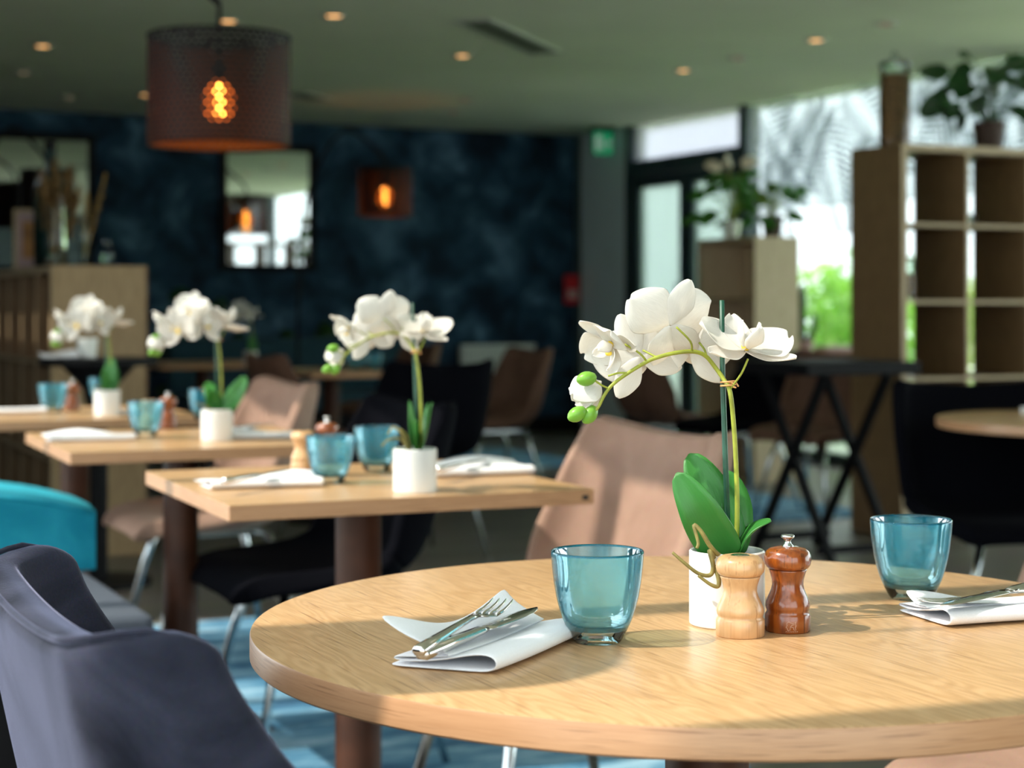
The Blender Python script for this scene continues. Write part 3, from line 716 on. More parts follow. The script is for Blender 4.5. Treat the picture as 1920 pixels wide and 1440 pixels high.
for j in range(ny):
    bm.faces.new([bot[j + 1][0], bot[j][0], top[j][0], top[j + 1][0]]); bm.faces.new([bot[j][nx], bot[j + 1][nx], top[j + 1][nx], top[j][nx]])
bm.edges.ensure_lookup_table()
sharp = [e for e in bm.edges if len(e.link_faces) == 2 and e.calc_face_angle(0) > 0.9]
bmesh.ops.bevel(bm, geom=sharp, offset=0.014, segments=3, profile=0.5, affect='EDGES')
arm = obj('arm_block', bm, M['teal'], t, autosmooth=0.9)
arm['label'] = 'domed teal wool arm block'
def armz(u_): return 0.652 - 0.055 * max(0, (u_ - 0.25) / 0.75) ** 3.0 - 0.01 - 0.01 * (1 - u_) ** 4
obj('piping', tube(BM(), [(x0 + 0.01 + (x1 - x0 - 0.02) * k / 24, y0 + 0.002, armz(k / 24) - 0.004) for k in range(25)], 0.0045, 8), M['teal'], arm, True)

# ------------------------------------------------------------------ rugs
def rug(p, L, Wd, lab):
    t = thing('rug', lab, 'rug', (p.x, p.y, 0), TH, 'blue rugs')
    rbox('pile', M['rug'], t, 0, L, 0, Wd, 0.0, 0.008, 0.002, 1)
    return t
pR = on(520, 1365, 0.008)
rug(pR - W * 0.0, 2.05, 1.55, 'mottled blue rug under the black chair and second table')
r2p = pR - U * 0.55 - W * 0.82
rug(Vector((r2p.x, r2p.y, 0)), 1.42, 0.80, 'mottled blue rug under the round and middle tables, nearest to camera')
rug(Vector((X(880, 12.2), 11.4, 0)), 1.0, 1.6, 'blue rug on the floor in front of the white radiator')
rug(Vector((X(1392, 8.6), 8.6, 0)), 0.85, 1.5, 'blue rug seen beneath the black trestle')

# ------------------------------------------------------------------ glasses
GOUT = [(0.0225, 0.0), (0.0255, 0.006), (0.0285, 0.012)]
def make_glass(label):
    t = thing('tumbler', label, 'glass', (0, 0, 0), 0, 'blue tumblers')
    prof = [(0.0288, 0.0125), (0.0330, 0.022), (0.0362, 0.032), (0.0390, 0.043), (0.0412, 0.056), (0.0428, 0.070), (0.0438, 0.0835)]
    inn = [(r - 0.0018, z) for r, z in prof[::-1]][:-1] + [(0.026, 0.0165), (0.020, 0.0145), (0.0, 0.0140)]
    obj('bowl', lathe(BM(), [(0, 0.0125), (0.0288, 0.0125)] + prof[1:], 64), M['blueglass'], t, True)
    obj('inner_wall', lathe(BM(), inn, 64), M['blueglass'], t, True)
    obj('rim', lathe(BM(), [(0.0438, 0.0835), (0.0437, 0.0850), (0.0429, 0.0856), (0.0421, 0.0850), (0.0420, 0.0835)], 64), M['rimglass'], t, True)
    obj('foot', lathe(BM(), [(0, 0.0012), (0.019, 0.0012), (0.0215, 0.0), (0.0228, 0.0012), (0.0258, 0.0065), (0.0286, 0.0122), (0.0, 0.0122)], 64), M['clearbase'], t, autosmooth=0.7)
    return t
gl0 = None
def glass(px, py, lab):
    global gl0
    p = on(px, py, TZ); p.z = TZ + 0.0005
    if gl0 is None: gl0 = make_glass(lab); gl0.location = p; return
    dup(gl0, p, rnd.uniform(0, 6), lab)
glass(1120, 1203, 'blue tumbler in the foreground right of the napkin with fork')
glass(1708, 1122, 'blue tumbler at right behind the folded napkin on round table')
glass(619, 906, 'blue tumbler on middle square table, left one, in front of the mills')
glass(706, 884, 'blue tumbler on middle square table, right one, behind the white pot')
glass(273, 819, 'blue tumbler on second square table before the dark pepper mill')
glass(383, 788, 'blue tumbler on second square table, hidden behind the white pot')
glass(99, 773, 'blue tumbler on the leftmost square table beside napkin')
glass(192, 758, 'blue tumbler on the leftmost square table behind the white pot')
glass(668, 694, 'teal tumbler on the far dark table, left of the pair')
glass(702, 694, 'teal tumbler on the far dark table, right of the pair')

# ------------------------------------------------------------------ mills
SALT = [(0, 0), (0.0225, 0), (0.0233, 0.001), (0.0233, 0.0150), (0.0226, 0.0165), (0.0212, 0.0185), (0.0222, 0.0205), (0.0228, 0.0235), (0.0222, 0.0275), (0.0196, 0.0330), (0.0170, 0.0385), (0.0160, 0.0430), (0.0163, 0.0475), (0.0180, 0.0530), (0.0192, 0.0560), (0.0193, 0.0572), (0, 0.0572)]
SHEAD = [(0, 0.0576), (0.0188, 0.0576), (0.0205, 0.0586), (0.0226, 0.0615), (0.0234, 0.0655), (0.0230, 0.0695), (0.0212, 0.0735), (0.0175, 0.0762), (0.0110, 0.0774), (0.0095, 0.0770), (0.0090, 0.0765), (0, 0.0765)]
def make_salt(label):
    t = thing('salt_mill', label, 'mill', (0, 0, 0), 0, 'pale wooden salt mills')
    obj('body', lathe(BM(), SALT, 48), M['beech'], t, True); obj('head', lathe(BM(), SHEAD, 48), M['beech'], t, True)
    obj('perforated_cap', lathe(BM(), [(0, 0.0777), (0.0080, 0.0775), (0.0092, 0.0768)], 32), M['chrome'], t, True)
    return t
def make_pepper(label):
    t = thing('pepper_mill', label, 'mill', (0, 0, 0), 0, 'dark wooden pepper mills')
    obj('body', lathe(BM(), [(r * 0.95, z * 1.05) for r, z in SALT], 48), M['cherry'], t, True)
    obj('head', lathe(BM(), [(r * 0.98, z * 1.05) for r, z in SHEAD[:-4]] + [(0.0095, 0.0818), (0, 0.0818)], 48), M['cherry'], t, True)
    obj('knob', lathe(BM(), [(0, 0.0815), (0.0058, 0.0815), (0.0056, 0.0828), (0.0036, 0.0845), (0.0030, 0.0870), (0.0040, 0.0890), (0.0064, 0.0905), (0.0068, 0.0920), (0.0060, 0.0932), (0, 0.0935)], 28), M['chrome'], t, True)
    # small pale engraved emblem: a walking lion over a line of lettering
    bm = BM(); rr = 0.0225
    def w_(p): a = -PI / 2 + p[0] / rr; return (rr * math.cos(a), rr * math.sin(a), p[1])
    lion = [(-0.0035, 0.0040), (-0.0040, 0.0060), (-0.0052, 0.0068), (-0.0040, 0.0085), (-0.0046, 0.0105), (-0.0026, 0.0122), (-0.0008, 0.0112), (0.0010, 0.0108), (0.0034, 0.0112), (0.0046, 0.0125), (0.0040, 0.0102), (0.0046, 0.0085), (0.0038, 0.0062), (0.0046, 0.0042), (0.0026, 0.0042), (0.0020, 0.0068), (0.0004, 0.0072), (-0.0012, 0.0066), (-0.0010, 0.0044), (-0.0035, 0.0040)]
    tube(bm, [w_(p) for p in lion], 0.00022, 5); tube(bm, [w_((-0.0012, 0.0072 + 0.0001)), w_((0.0008, 0.0092)), w_((0.003, 0.0095))], 0.0002, 5)
    for k in range(7): x = -0.0055 + k * 0.0018; tube(bm, [w_((x, 0.0024)), w_((x + 0.0011, 0.0030))], 0.0002, 4)
    obj('emblem', bm, M['engrave'], t)
    return t
protos['salt'] = make_salt('pale beech salt mill in the foreground, in front of white orchid pot'); protos['salt'].location = on(1388, 1191, TZ)
protos['pepper'] = make_pepper('dark cherry pepper mill with metal knob, foreground, beside the pale mill'); protos['pepper'].location = on(1477, 1182, TZ)
def mill(k, px, py, lab): dup(protos[k], on(px, py, TZ), rnd.uniform(-0.5, 0.5), lab)
mill('salt', 568, 883, 'pale beech salt mill on the middle square table')
mill('pepper', 613, 868, 'dark cherry pepper mill on middle square table, behind left blue tumbler')
mill('salt', 279, 806, 'pale beech salt mill hidden behind tumbler on second square table')
mill('pepper', 315, 803, 'dark cherry pepper mill on second square table')
mill('pepper', 136, 770, 'dark cherry pepper mill on the leftmost square table')

# ------------------------------------------------------------------ napkins and cutlery
def napkin_mesh(L=0.205, Wd=0.098, seed=1, lift=0.020):
    """cloth folded in three: closed roll on the right, loose raised flap on the left; length along y"""
    r2 = random.Random(seed)
    sec = [(0.0, 0.0022), (0.02, 0.002), (0.05, 0.002), (0.078, 0.002), (Wd - 0.008, 0.0022), (Wd - 0.001, 0.0055), (Wd, 0.0105), (Wd - 0.004, 0.0155), (Wd - 0.014, 0.0170), (Wd - 0.028, 0.0150),
           (Wd - 0.045, 0.0105), (0.030, 0.0072), (0.012, 0.0065), (0.004, 0.0085), (0.010, 0.0112), (0.026, 0.0120), (0.042, 0.0128), (0.050, 0.0138)]
    flap = [(0.034, 0.0150), (0.020, 0.0185), (0.006, 0.0245), (-0.004, 0.0310)]
    full = sec[:14] + [(0.008, 0.0105)] + [(0.03, 0.0112), (0.052, 0.0125), (0.058, 0.0138), (0.052, 0.0152)] + [(x, 0.006 + z * lift / 0.020) for x, z in flap]
    pts = full; bm = BM(); g = []; ny = 14
    for j in range(ny + 1):
        v = j / ny; row = []
        wob = 0.004 * math.sin(v * 3.3 + seed) ; k = 1 + 0.10 * v
        for i, (x, z) in enumerate(pts):
            fl_ = max(0, (i - 18)) / max(1, len(pts) - 19)
            zz = z * (1 - 0.12 * math.sin(v * PI) * (i > 4)) + fl_ * 0.010 * math.sin(v * 5.0 + 0.8 + seed)
            row.append(bm.verts.new((x * k + wob * (x / Wd) + fl_ * (0.022 * v), (v - 0.5) * L + 0.010 * (x / Wd) * (1 - v) - fl_ * 0.008 * (1 - v), max(0.0016, zz))))
        g.append(row)
    for j in range(ny):
        for i in range(len(pts) - 1): bm.faces.new([g[j][i], g[j][i + 1], g[j + 1][i + 1], g[j + 1][i]])
    return bm
nap0 = None
def napkin(px, py, rz, lab, sc=1.0, seed=1, flip=1, lift=0.02):
    p = on(px, py, TZ)
    o = obj('napkin', napkin_mesh(seed=seed, lift=lift), M['linen'], None, True, autosmooth='keep'); tag(o, lab, 'napkin', 'folded white napkins')
    solid(o, 0.0024, 0, 1); o.location = p + Vector((0, 0, 0.0002)); o.rotation_euler = (0, 0, rz); o.scale = (flip * sc, sc, sc)
    return o
def strip(bm, st):
    """solid strip along y from stations (y, half width, z middle, half thickness)"""
    rings = []
    for y, hw, z, ht in st:
        rings.append([bm.verts.new(v) for v in ((-hw, y, z - ht * .3), (-hw * .6, y, z - ht), (hw * .6, y, z - ht), (hw, y, z - ht * .3), (hw, y, z + ht * .3), (hw * .6, y, z + ht), (-hw * .6, y, z + ht), (-hw, y, z + ht * .3))])
    for a, b in zip(rings, rings[1:]):
        for k in range(8): bm.faces.new([a[k], a[(k + 1) % 8], b[(k + 1) % 8], b[k]])
    bm.faces.new(rings[0][::-1]); bm.faces.new(rings[-1]); return bm
def make_fork(label):
    t = thing('fork', label, 'fork', (0, 0, 0), 0, 'forks')
    obj('handle', strip(BM(), [(-0.098, 0.0050, 0.0045, 0.0035), (-0.096, 0.0062, 0.0048, 0.0042), (-0.06, 0.0055, 0.0058, 0.0036), (-0.01, 0.0038, 0.0072, 0.0026), (0.025, 0.0030, 0.0078, 0.0022), (0.038, 0.0050, 0.0070, 0.0015)]), M['steel'], t, True)
    obj('head', strip(BM(), [(0.036, 0.0046, 0.0072, 0.0016), (0.046, 0.0100, 0.0050, 0.0010), (0.054, 0.0122, 0.0040, 0.0009), (0.062, 0.0125, 0.0036, 0.0009)]), M['steel'], t, True)
    for k in range(4):
        x = -0.0106 + k * 0.00707
        obj('tine', tube(BM(), [(x, 0.060, 0.0036), (x, 0.080, 0.0040), (x * 0.97, 0.096, 0.0062), (x * 0.95, 0.106, 0.0090)], [0.0016, 0.0015, 0.0012, 0.0006], 6), M['steel'], t, True)
    return t
def make_knife(label):
    t = thing('knife', label, 'knife', (0, 0, 0), 0, 'knives')
    obj('handle', strip(BM(), [(-0.105, 0.0055, 0.005, 0.0042), (-0.102, 0.0072, 0.005, 0.0052), (-0.05, 0.0062, 0.005, 0.0044), (0.0, 0.0052, 0.005, 0.0034), (0.008, 0.0056, 0.005, 0.0020)]), M['steel'], t, True)
    obj('blade', strip(BM(), [(0.006, 0.0054, 0.005, 0.0016), (0.02, 0.0085, 0.005, 0.0009), (0.06, 0.0100, 0.005, 0.0008), (0.09, 0.0085, 0.005, 0.0007), (0.106, 0.0045, 0.005, 0.0006), (0.113, 0.0008, 0.005, 0.0005)]), M['steel'], t, True)
    return t
def lay(kind, a, b, lab, proto=[{}]):
    """lay a piece of cutlery from handle end a to tip b (points in space)"""
    a, b = Vector(a), Vector(b); dd = (b - a).normalized()
    P = proto[0]
    if kind not in P: P[kind] = (make_fork if kind == 'fork' else make_knife)(lab); o = P[kind]
    else: o = dup(P[kind], (0, 0, 0), 0, lab)
    rz = math.atan2(dd.y, dd.x) - PI / 2; rx = math.asin(max(-1, min(1, dd.z)))
    o.rotation_mode = 'XYZ'; o.rotation_euler = Euler((rx, 0, rz)); o.location = (a + b) / 2
    return o
na = napkin(826, 1213, math.radians(-25), 'white linen napkin under fork and knife in the foreground, left on round table', seed=1)
napkin(1840, 1137, math.radians(108), 'white linen napkin at right edge of the round table', seed=2, flip=-1, lift=0.006)
napkin(478, 906, math.radians(-72), 'white napkin on middle square table, left of the tumblers', seed=3, lift=0.006)
napkin(866, 885, math.radians(-64), 'white napkin on middle square table, right of the white pot', seed=4, lift=0.012)
napkin(165, 822, math.radians(-72), 'white napkin on second square table, left corner', seed=5, lift=0.006)
napkin(490, 818, math.radians(-70), 'white napkin on second square table, right of pot', seed=6, lift=0.006)
napkin(18, 772, math.radians(-70), 'white napkin cut by left picture edge on third table', seed=7, lift=0.006)
napkin(243, 774, math.radians(-70), 'white napkin on third table, behind the tumbler with wooden mill', seed=8, sc=0.8, lift=0.004)
lay('fork', on(776, 1236, TZ + 0.020), on(944, 1140, TZ + 0.0285), 'silver fork lying on the foreground napkin')
lay('knife', on(800, 1234, TZ + 0.016), on(992, 1155, TZ + 0.022), 'silver knife beside the fork on the foreground napkin')
lay('knife', on(1985, 1096, TZ + 0.026), on(1812, 1134, TZ + 0.020), 'silver knife on the napkin at right edge of round table')
lay('fork', on(1995, 1112, TZ + 0.024), on(1838, 1128, TZ + 0.016), 'silver fork on the napkin at right edge of round table')
lay('knife', on(412, 909, TZ + 0.020), on(548, 884, TZ + 0.022), 'silver knife on the left napkin of middle square table')
lay('knife', on(826, 884, TZ + 0.020), on(905, 866, TZ + 0.022), 'silver knife on the right napkin of middle square table')
lay('knife', on(452, 806, TZ + 0.022), on(512, 797, TZ + 0.022), 'silver knife on right napkin of second square table')

# ------------------------------------------------------------------ orchids
K0 = 1.747 / F
def loc(px, py, y=0.0): return Vector(((px - 1363) * K0, y, (1170 - py) * K0))
def petal_bm(base, d, n, length, width, cup=0.25, tipr=0.9, roll=0.0, nl=10, nw=6, wave=0.0, pw=0.75):
    """one petal from base along d, facing n; widest towards the tip"""
    d = d.normalized(); n = (n - d * n.dot(d)).normalized(); s = d.cross(n)
    bm = BM(); g = []; uvl = bm.loops.layers.uv.verify()
    for i in range(nl + 1):
        l = i / nl
        w = width / 2 * (max(0.0, math.sin(PI * (l ** pw * 0.965 + 0.03))) ** 0.50) * (0.40 + 0.60 * min(1, l * 2.0))
        row = []
        for j in range(nw + 1):
            q = -1 + 2 * j / nw
            p = base + d * length * l + s * w * q + n * (cup * length * (0.9 * l * (1 - l) * -0.6 + 0.35 * l * l) + width * 0.14 * q * q * (0.4 + cup) + wave * length * math.sin(q * 4 + l * 5) * l)
            row.append(bm.verts.new(p))
        g.append(row)
    for i in range(nl):
        for j in range(nw):
            f = bm.faces.new([g[i][j], g[i][j + 1], g[i + 1][j + 1], g[i + 1][j]])
            for lp, (a, b) in zip(f.loops, ((i, j), (i, j + 1), (i + 1, j + 1), (i + 1, j))): lp[uvl].uv = (a / nl, b / nw)
    return bm
def ball(bm, c, r, sq=(1, 1, 1)):
    mt = Matrix.Translation(c) @ Matrix.Diagonal((r * sq[0], r * sq[1], r * sq[2], 1))
    bmesh.ops.create_uvsphere(bm, u_segments=14, v_segments=9, radius=1, matrix=mt); return bm
def flower(par, c, f, up, size, openness=1.0, cup=0.25, seed=0, sa=(0, 125, -125), pa=(-72, 72)):
    sb = 1 if seed < 20 else 0
    f = Vector(f).normalized(); up = Vector(up); up = (up - f * up.dot(f)).normalized(); r = up.cross(f) * -1
    r2 = random.Random(seed)
    bm = BM(); ball(bm, c + f * size * 0.06, size * 0.055); ball(bm, c + f * size * 0.12 - up * size * 0.02, size * 0.04)
    fl_ = obj('flower', bm, M['yellow'], par, True)
    def pd(ang, lean): v = r * math.sin(ang) + up * math.cos(ang); return v * math.cos(lean) + f * math.sin(lean)
    ln = 0.15 if openness >= 1 else 0.95
    for ang, L, Wd in zip([math.radians(q) for q in sa], (0.54, 0.54, 0.54), (0.36, 0.33, 0.33)):
        a = ang + r2.uniform(-.12, .12); o = obj('sepal', petal_bm(c - f * size * 0.012, pd(a, ln + r2.uniform(-.1, .1) - 0.06), f, size * L, size * Wd, cup), M['petal'], fl_, True); solid(o, 0.0006, 0, sb)
    for sg in pa:
        a = math.radians(sg) + r2.uniform(-.1, .1)
        o = obj('petal', petal_bm(c, pd(a, ln + r2.uniform(-.08, .1)), f, size * 0.55, size * 0.66, cup * 1.1, pw=0.66, wave=0.014), M['petal'], fl_, True); solid(o, 0.0006, 0, sb)
    # lip: two raised side lobes, tongue
    for sg in (-1, 1): solid(obj('lip_lobe', petal_bm(c + f * size * 0.05 - up * size * 0.03 + r * sg * size * 0.04, f * 0.8 + r * sg * 0.45 + up * 0.35, r * -sg, size * 0.27, size * 0.20, 0.6), M['petal'], fl_, True), 0.0006)
    solid(obj('lip', petal_bm(c + f * size * 0.05 - up * size * 0.06, f * 0.75 - up * 0.6, up, size * 0.36, size * 0.20, 0.6), M['petal'], fl_, True), 0.0006)
    obj('lip_spot', ball(BM(), c + f * size * 0.17 - up * size * 0.07, size * 0.05, (1, 1, 0.7)), M['yellow'], fl_, True)
    return fl_
def bud(par, c, d, ln, wd):
    d = d.normalized(); s = d.cross(Vector((0, 1, 0.2))).normalized(); q = d.cross(s); bm = BM(); prof = [(0, -.5), (.55, -.42), (.9, -.2), (1, 0.0), (.92, .18), (.65, .36), (.28, .47), (0, .5)]
    rings = []
    for rr, l in prof:
        if rr == 0: rings.append([bm.verts.new(c + d * ln * l)])
        else: rings.append([bm.verts.new(c + d * ln * l + (s * math.cos(2 * PI * k / 16) + q * math.sin(2 * PI * k / 16)) * wd / 2 * rr * (1 + 0.05 * math.cos(6 * PI * k / 16))) for k in range(16)])
    for a, b in zip(rings, rings[1:]):
        for k in range(16):
            k2 = (k + 1) % 16
            if len(a) == 1: bm.faces.new([a[0], b[k2], b[k]])
            elif len(b) == 1: bm.faces.new([a[k], a[k2], b[0]])
            else: bm.faces.new([a[k], a[k2], b[k2], b[k]])
    return obj('bud', bm, M['bud'], par, True)
def leaf(par, pts, width, n, m=None, fold=0.25, name='leaf'):
    """strap leaf along a spline of points, face normal about n"""
    c = spline(pts, 5); N_ = len(c); bm = BM(); g = []; uvl = bm.loops.layers.uv.verify(); n = Vector(n)
    for i, p in enumerate(c):
        l = i / (N_ - 1); t = (c[min(i + 1, N_ - 1)] - c[max(0, i - 1)]).normalized(); nn = (n - t * n.dot(t)).normalized(); s = t.cross(nn)
        w = width / 2 * (math.sin(PI * (0.10 + 0.90 * l ** 0.85)) ** 0.6 if l < 1 else 0.02) + 0.0006
        g.append([bm.verts.new(p + s * w * q + nn * fold * w * abs(q) ** 1.3) for q in (-1, -.6, -.25, 0, .25, .6, 1)])
    for i in range(N_ - 1):
        for j in range(6):
            f = bm.faces.new([g[i][j], g[i][j + 1], g[i + 1][j + 1], g[i + 1][j]])
            for lp, (a, b) in zip(f.loops, ((i, j), (i, j + 1), (i + 1, j + 1), (i + 1, j))): lp[uvl].uv = (a / N_, b / 6)
    o = obj(name, bm, m or M['leaf'], par, True); solid(o, 0.0012); return o
def pot(par, r=0.0375, h=0.074):
    obj('pot', lathe(BM(), [(0, 0), (r - 0.002, 0), (r - 0.0003, 0.0015), (r, 0.004), (r, h - 0.0015), (r - 0.0015, h), (r - 0.003, h - 0.001), (r - 0.0035, h - 0.012), (0, h - 0.012)], 64), M['white'], par, autosmooth=0.6)
    bm = BM(); lathe(bm, [(0, h - 0.0065), (r * 0.5, h - 0.006), (r - 0.004, h - 0.0085)], 40); obj('soil', bm, M['soil'], par, True)
STEM = [(1381, 1050, 0.004), (1383, 960, 0.003), (1381, 880, 0.002), (1376, 800, 0.0), (1368, 735, -0.004), (1358, 712, 0.004), (1343, 690, 0.006), (1323, 667, 0.004), (1298, 659, 0), (1262, 662, -.004), (1228, 671, -.006), (1208, 680, -.006), (1180, 697, -.006), (1157, 713, -.006), (1141, 728, -.006), (1130, 745, -.006), (1121, 763, -.006), (1112, 771, -.006)]
PED = [((1297, 660, 0), (1293, 640, -.008), (1266, 613, -.012)), ((1326, 668, 0.004), (1322, 655, 0.008), (1314, 643, 0.014)), ((1212, 678, -.006), (1198, 662, -.010), (1170, 645, -.012)),
       ((1231, 670, -.006), (1220, 664, -.002), (1206, 657, 0.004)), ((1177, 699, -.006), (1160, 699, -.003), (1141, 705, 0.002)), ((1141, 728, -.006), (1128, 722, -.008), (1115, 713, -.010)),
       ((1121, 765, -.006), (1105, 765, -.006), (1090, 772, -.008)), ((1369, 728, -.004), (1388, 700, -.008), (1400, 672, -.010))]
# (px, py, depth), facing, up, size, open, cup
FLW = [((1258, 610, 0.004), (-0.22, 0.86, 0.42), (0.12, -0.3, 1), 0.092, 1, .22, (14, 132, 188), (-66, 62)), ((1300, 655, 0.030), (0.25, 0.95, 0.10), (0.15, 0.0, 1), 0.088, 1, .25), ((1394, 657, -0.010), (0.22, -0.42, 0.88), (-0.1, 0.75, 0.5), 0.096, 1, .30),
       ((1148, 642, 0.004), (-0.55, -0.45, -0.55), (-0.5, 0.2, 0.75), 0.072, 1, .35), ((1203, 670, 0.026), (-0.25, 0.95, -0.12), (-0.35, 0.0, 0.94), 0.088, 1, .2), ((1128, 716, 0.008), (-0.75, -0.1, -0.55), (-0.4, 0.3, 0.7), 0.062, 0, .5)]
def orchid(label, at, rz, leaves, roots, flip=1, seed=0, fl_turn=0):
    t = thing('potted_orchid', label, 'orchid', at, rz, 'white potted orchids')
    pot(t)
    st_top = loc(1354, 563, 0.002) if not fl_turn else loc(1356, 600, 0.002)
    obj('stake', tube(BM(), [loc(1368, 1052, 0.006), loc(1362, 850, 0.010), loc(1357, 700, 0.010), st_top], [0.0030, 0.0029, 0.0027, 0.0025], 10), M['stake'], t, True)
    rr = [0.0022] * 40
    pts = spline([loc(*p) for p in STEM], 4); n = len(pts)
    stem = obj('stem', tube(BM(), pts, [0.0026 - 0.0011 * i / n for i in range(n)], 8), M['stem'], t, True)
    for a in PED: obj('pedicel', tube(BM(), spline([loc(p[0], p[1], p[2] * flip) for p in a], 4), 0.0011, 6), M['stem'], stem, True)
    obj('raffia_tie', tube(BM(), [loc(1366, 727, 0) + Vector((0.0075 * math.cos(k * 0.7), 0.003 + 0.009 * math.sin(k * 0.7), 0.0004 * k)) for k in range(18)] + [loc(1383, 724, -.006)], 0.0009, 6), M['raffia'], t, True)
    for i, (p, f, up, sz, op, cp, *an) in enumerate(FLW):
        c = loc(p[0], p[1], p[2] * flip); ff = Vector((f[0], f[1] * flip, f[2]))
        if fl_turn: ff = (Matrix.Rotation(fl_turn * (1 if i % 2 else -0.6), 3, 'Z') @ ff)
        flower(t, c, ff, up, sz * (1.14 if flip < 0 else 1), op, cp, seed * 10 + i, *an)
    for px, py, y, dx, dz in ((1099, 709, -.010, -0.9, -.15), (1081, 775, -.010, -.85, -.5), (1105, 777, -.004, -.6, -.8)): bud(t, loc(px, py, y), Vector((dx, -.2, dz)), 0.0212, 0.0150)
    for pts_, wd, n_ in leaves: leaf(t, [loc(*p) for p in pts_], wd, n_)
    for pts_ in roots:
        q = spline([loc(*p) for p in pts_], 5); obj('root', tube(BM(), q, [0.0028 - 0.0014 * i / len(q) for i in range(len(q))], 7), M['root'], t, True)
    return t
p0 = on(1363, 1170, TZ)
L0 = [([(1366, 1045, -.004), (1335, 1000, -.012), (1300, 940, -.020), (1266, 884, -.014)], 0.043, (-0.35, -1, 0.25)), ([(1372, 1045, 0.012), (1352, 985, 0.018), (1328, 915, 0.026), (1300, 857, 0.040)], 0.048, (-0.1, -1, 0.35)),
      ([(1382, 1045, 0.004), (1398, 1012, 0.0), (1418, 990, -.006), (1441, 974, -.016)], 0.030, (-0.3, -0.25, 1)), ([(1376, 1045, 0.014), (1385, 960, 0.026), (1375, 890, 0.044)], 0.034, (0.3, -1, 0.1))]
R0 = [[(1352, 1042, -.020), (1338, 1030, -.034), (1322, 1012, -.042), (1305, 985, -.044), (1293, 975, -.042), (1300, 1005, -.046), (1297, 1016, -.047)], [(1330, 1036, -.036), (1322, 1022, -.041), (1328, 1050, -.043), (1322, 1066, -.043), (1300, 1062, -.045), (1275, 1043, -.046), (1253, 1024, -.044)], [(1332, 1048, -.041), (1338, 1072, -.044), (1336, 1086, -.045), (1322, 1082, -.046), (1300, 1066, -.046)]]
orchid('white orchid in white pot in the foreground on the round table', p0, 0, L0, R0)
LA = [([(1370, 1045, 0), (1352, 985, 0), (1345, 930, 0.01), (1336, 880, 0.03)], 0.022, (1, -0.3, 0.2)), ([(1372, 1045, -.01), (1364, 960, -.02), (1366, 880, -.06)], 0.03, (1, .1, .2)), ([(1376, 1045, 0.01), (1385, 980, 0.03), (1392, 890, 0.05)], 0.03, (-1, -.3, .3)),
      ([(1382, 1045, 0), (1405, 980, -.01), (1428, 880, -.03)], 0.026, (-1, -.25, .5)), ([(1372, 1045, 0), (1374, 990, -.03), (1380, 930, -.06)], 0.03, (.8, -.4, .3))]
RA_ = [[(1345, 1042, 0), (1320, 1000, -.01), (1285, 1000, -.02), (1262, 1022, -.025)], [(1345, 1042, -.01), (1330, 985, -.02), (1300, 960, -.02), (1280, 985, -.02)], [(1350, 1042, 0), (1345, 990, -.02), (1325, 965, -.03)]]
orchid('white orchid in white pot on the middle square table', on(778, 922, TZ), math.radians(-6), LA, RA_, seed=1)
LB = [([(1385, 1045, 0), (1430, 990, -.01), (1465, 930, -.02), (1490, 885, -.03)], 0.045, (-0.5, -1, 0.3)), ([(1365, 1045, 0), (1340, 990, -.01), (1318, 950, -.03)], 0.045, (0.3, -1, 0.2)), ([(1370, 1045, 0), (1345, 970, 0.02), (1320, 915, 0.04)], 0.04, (.2, -1, .2))]
orchid('white orchid in white pot on the second square table', on(407, 826, TZ), math.radians(12), LB, [[(1345, 1042, -.01), (1315, 1015, -.03), (1270, 1000, -.04)]], flip=-1, seed=2, fl_turn=0.5)
LC = [([(1372, 1045, 0), (1376, 970, 0), (1385, 900, 0), (1388, 850, 0)], 0.04, (-0.5, -1, 0.1)), ([(1362, 1045, 0), (1350, 985, -.01), (1340, 920, -.02)], 0.035, (0.4, -1, 0.1)), ([(1382, 1045, 0), (1402, 980, 0), (1412, 910, 0)], 0.03, (-0.4, -1, 0.1))]
orchid('white orchid in white pot on the leftmost square table', on(201, 779, TZ), math.radians(20), LC, [[(1345, 1042, -.01), (1315, 1010, -.02), (1280, 1020, -.03)]], flip=-1, seed=3, fl_turn=0.4)
o5 = on(470, 684, TZ)
orchid('small pale orchid far back on dark table under framed mirror', o5, math.radians(30), LC, [], flip=-1, seed=4, fl_turn=0.6)

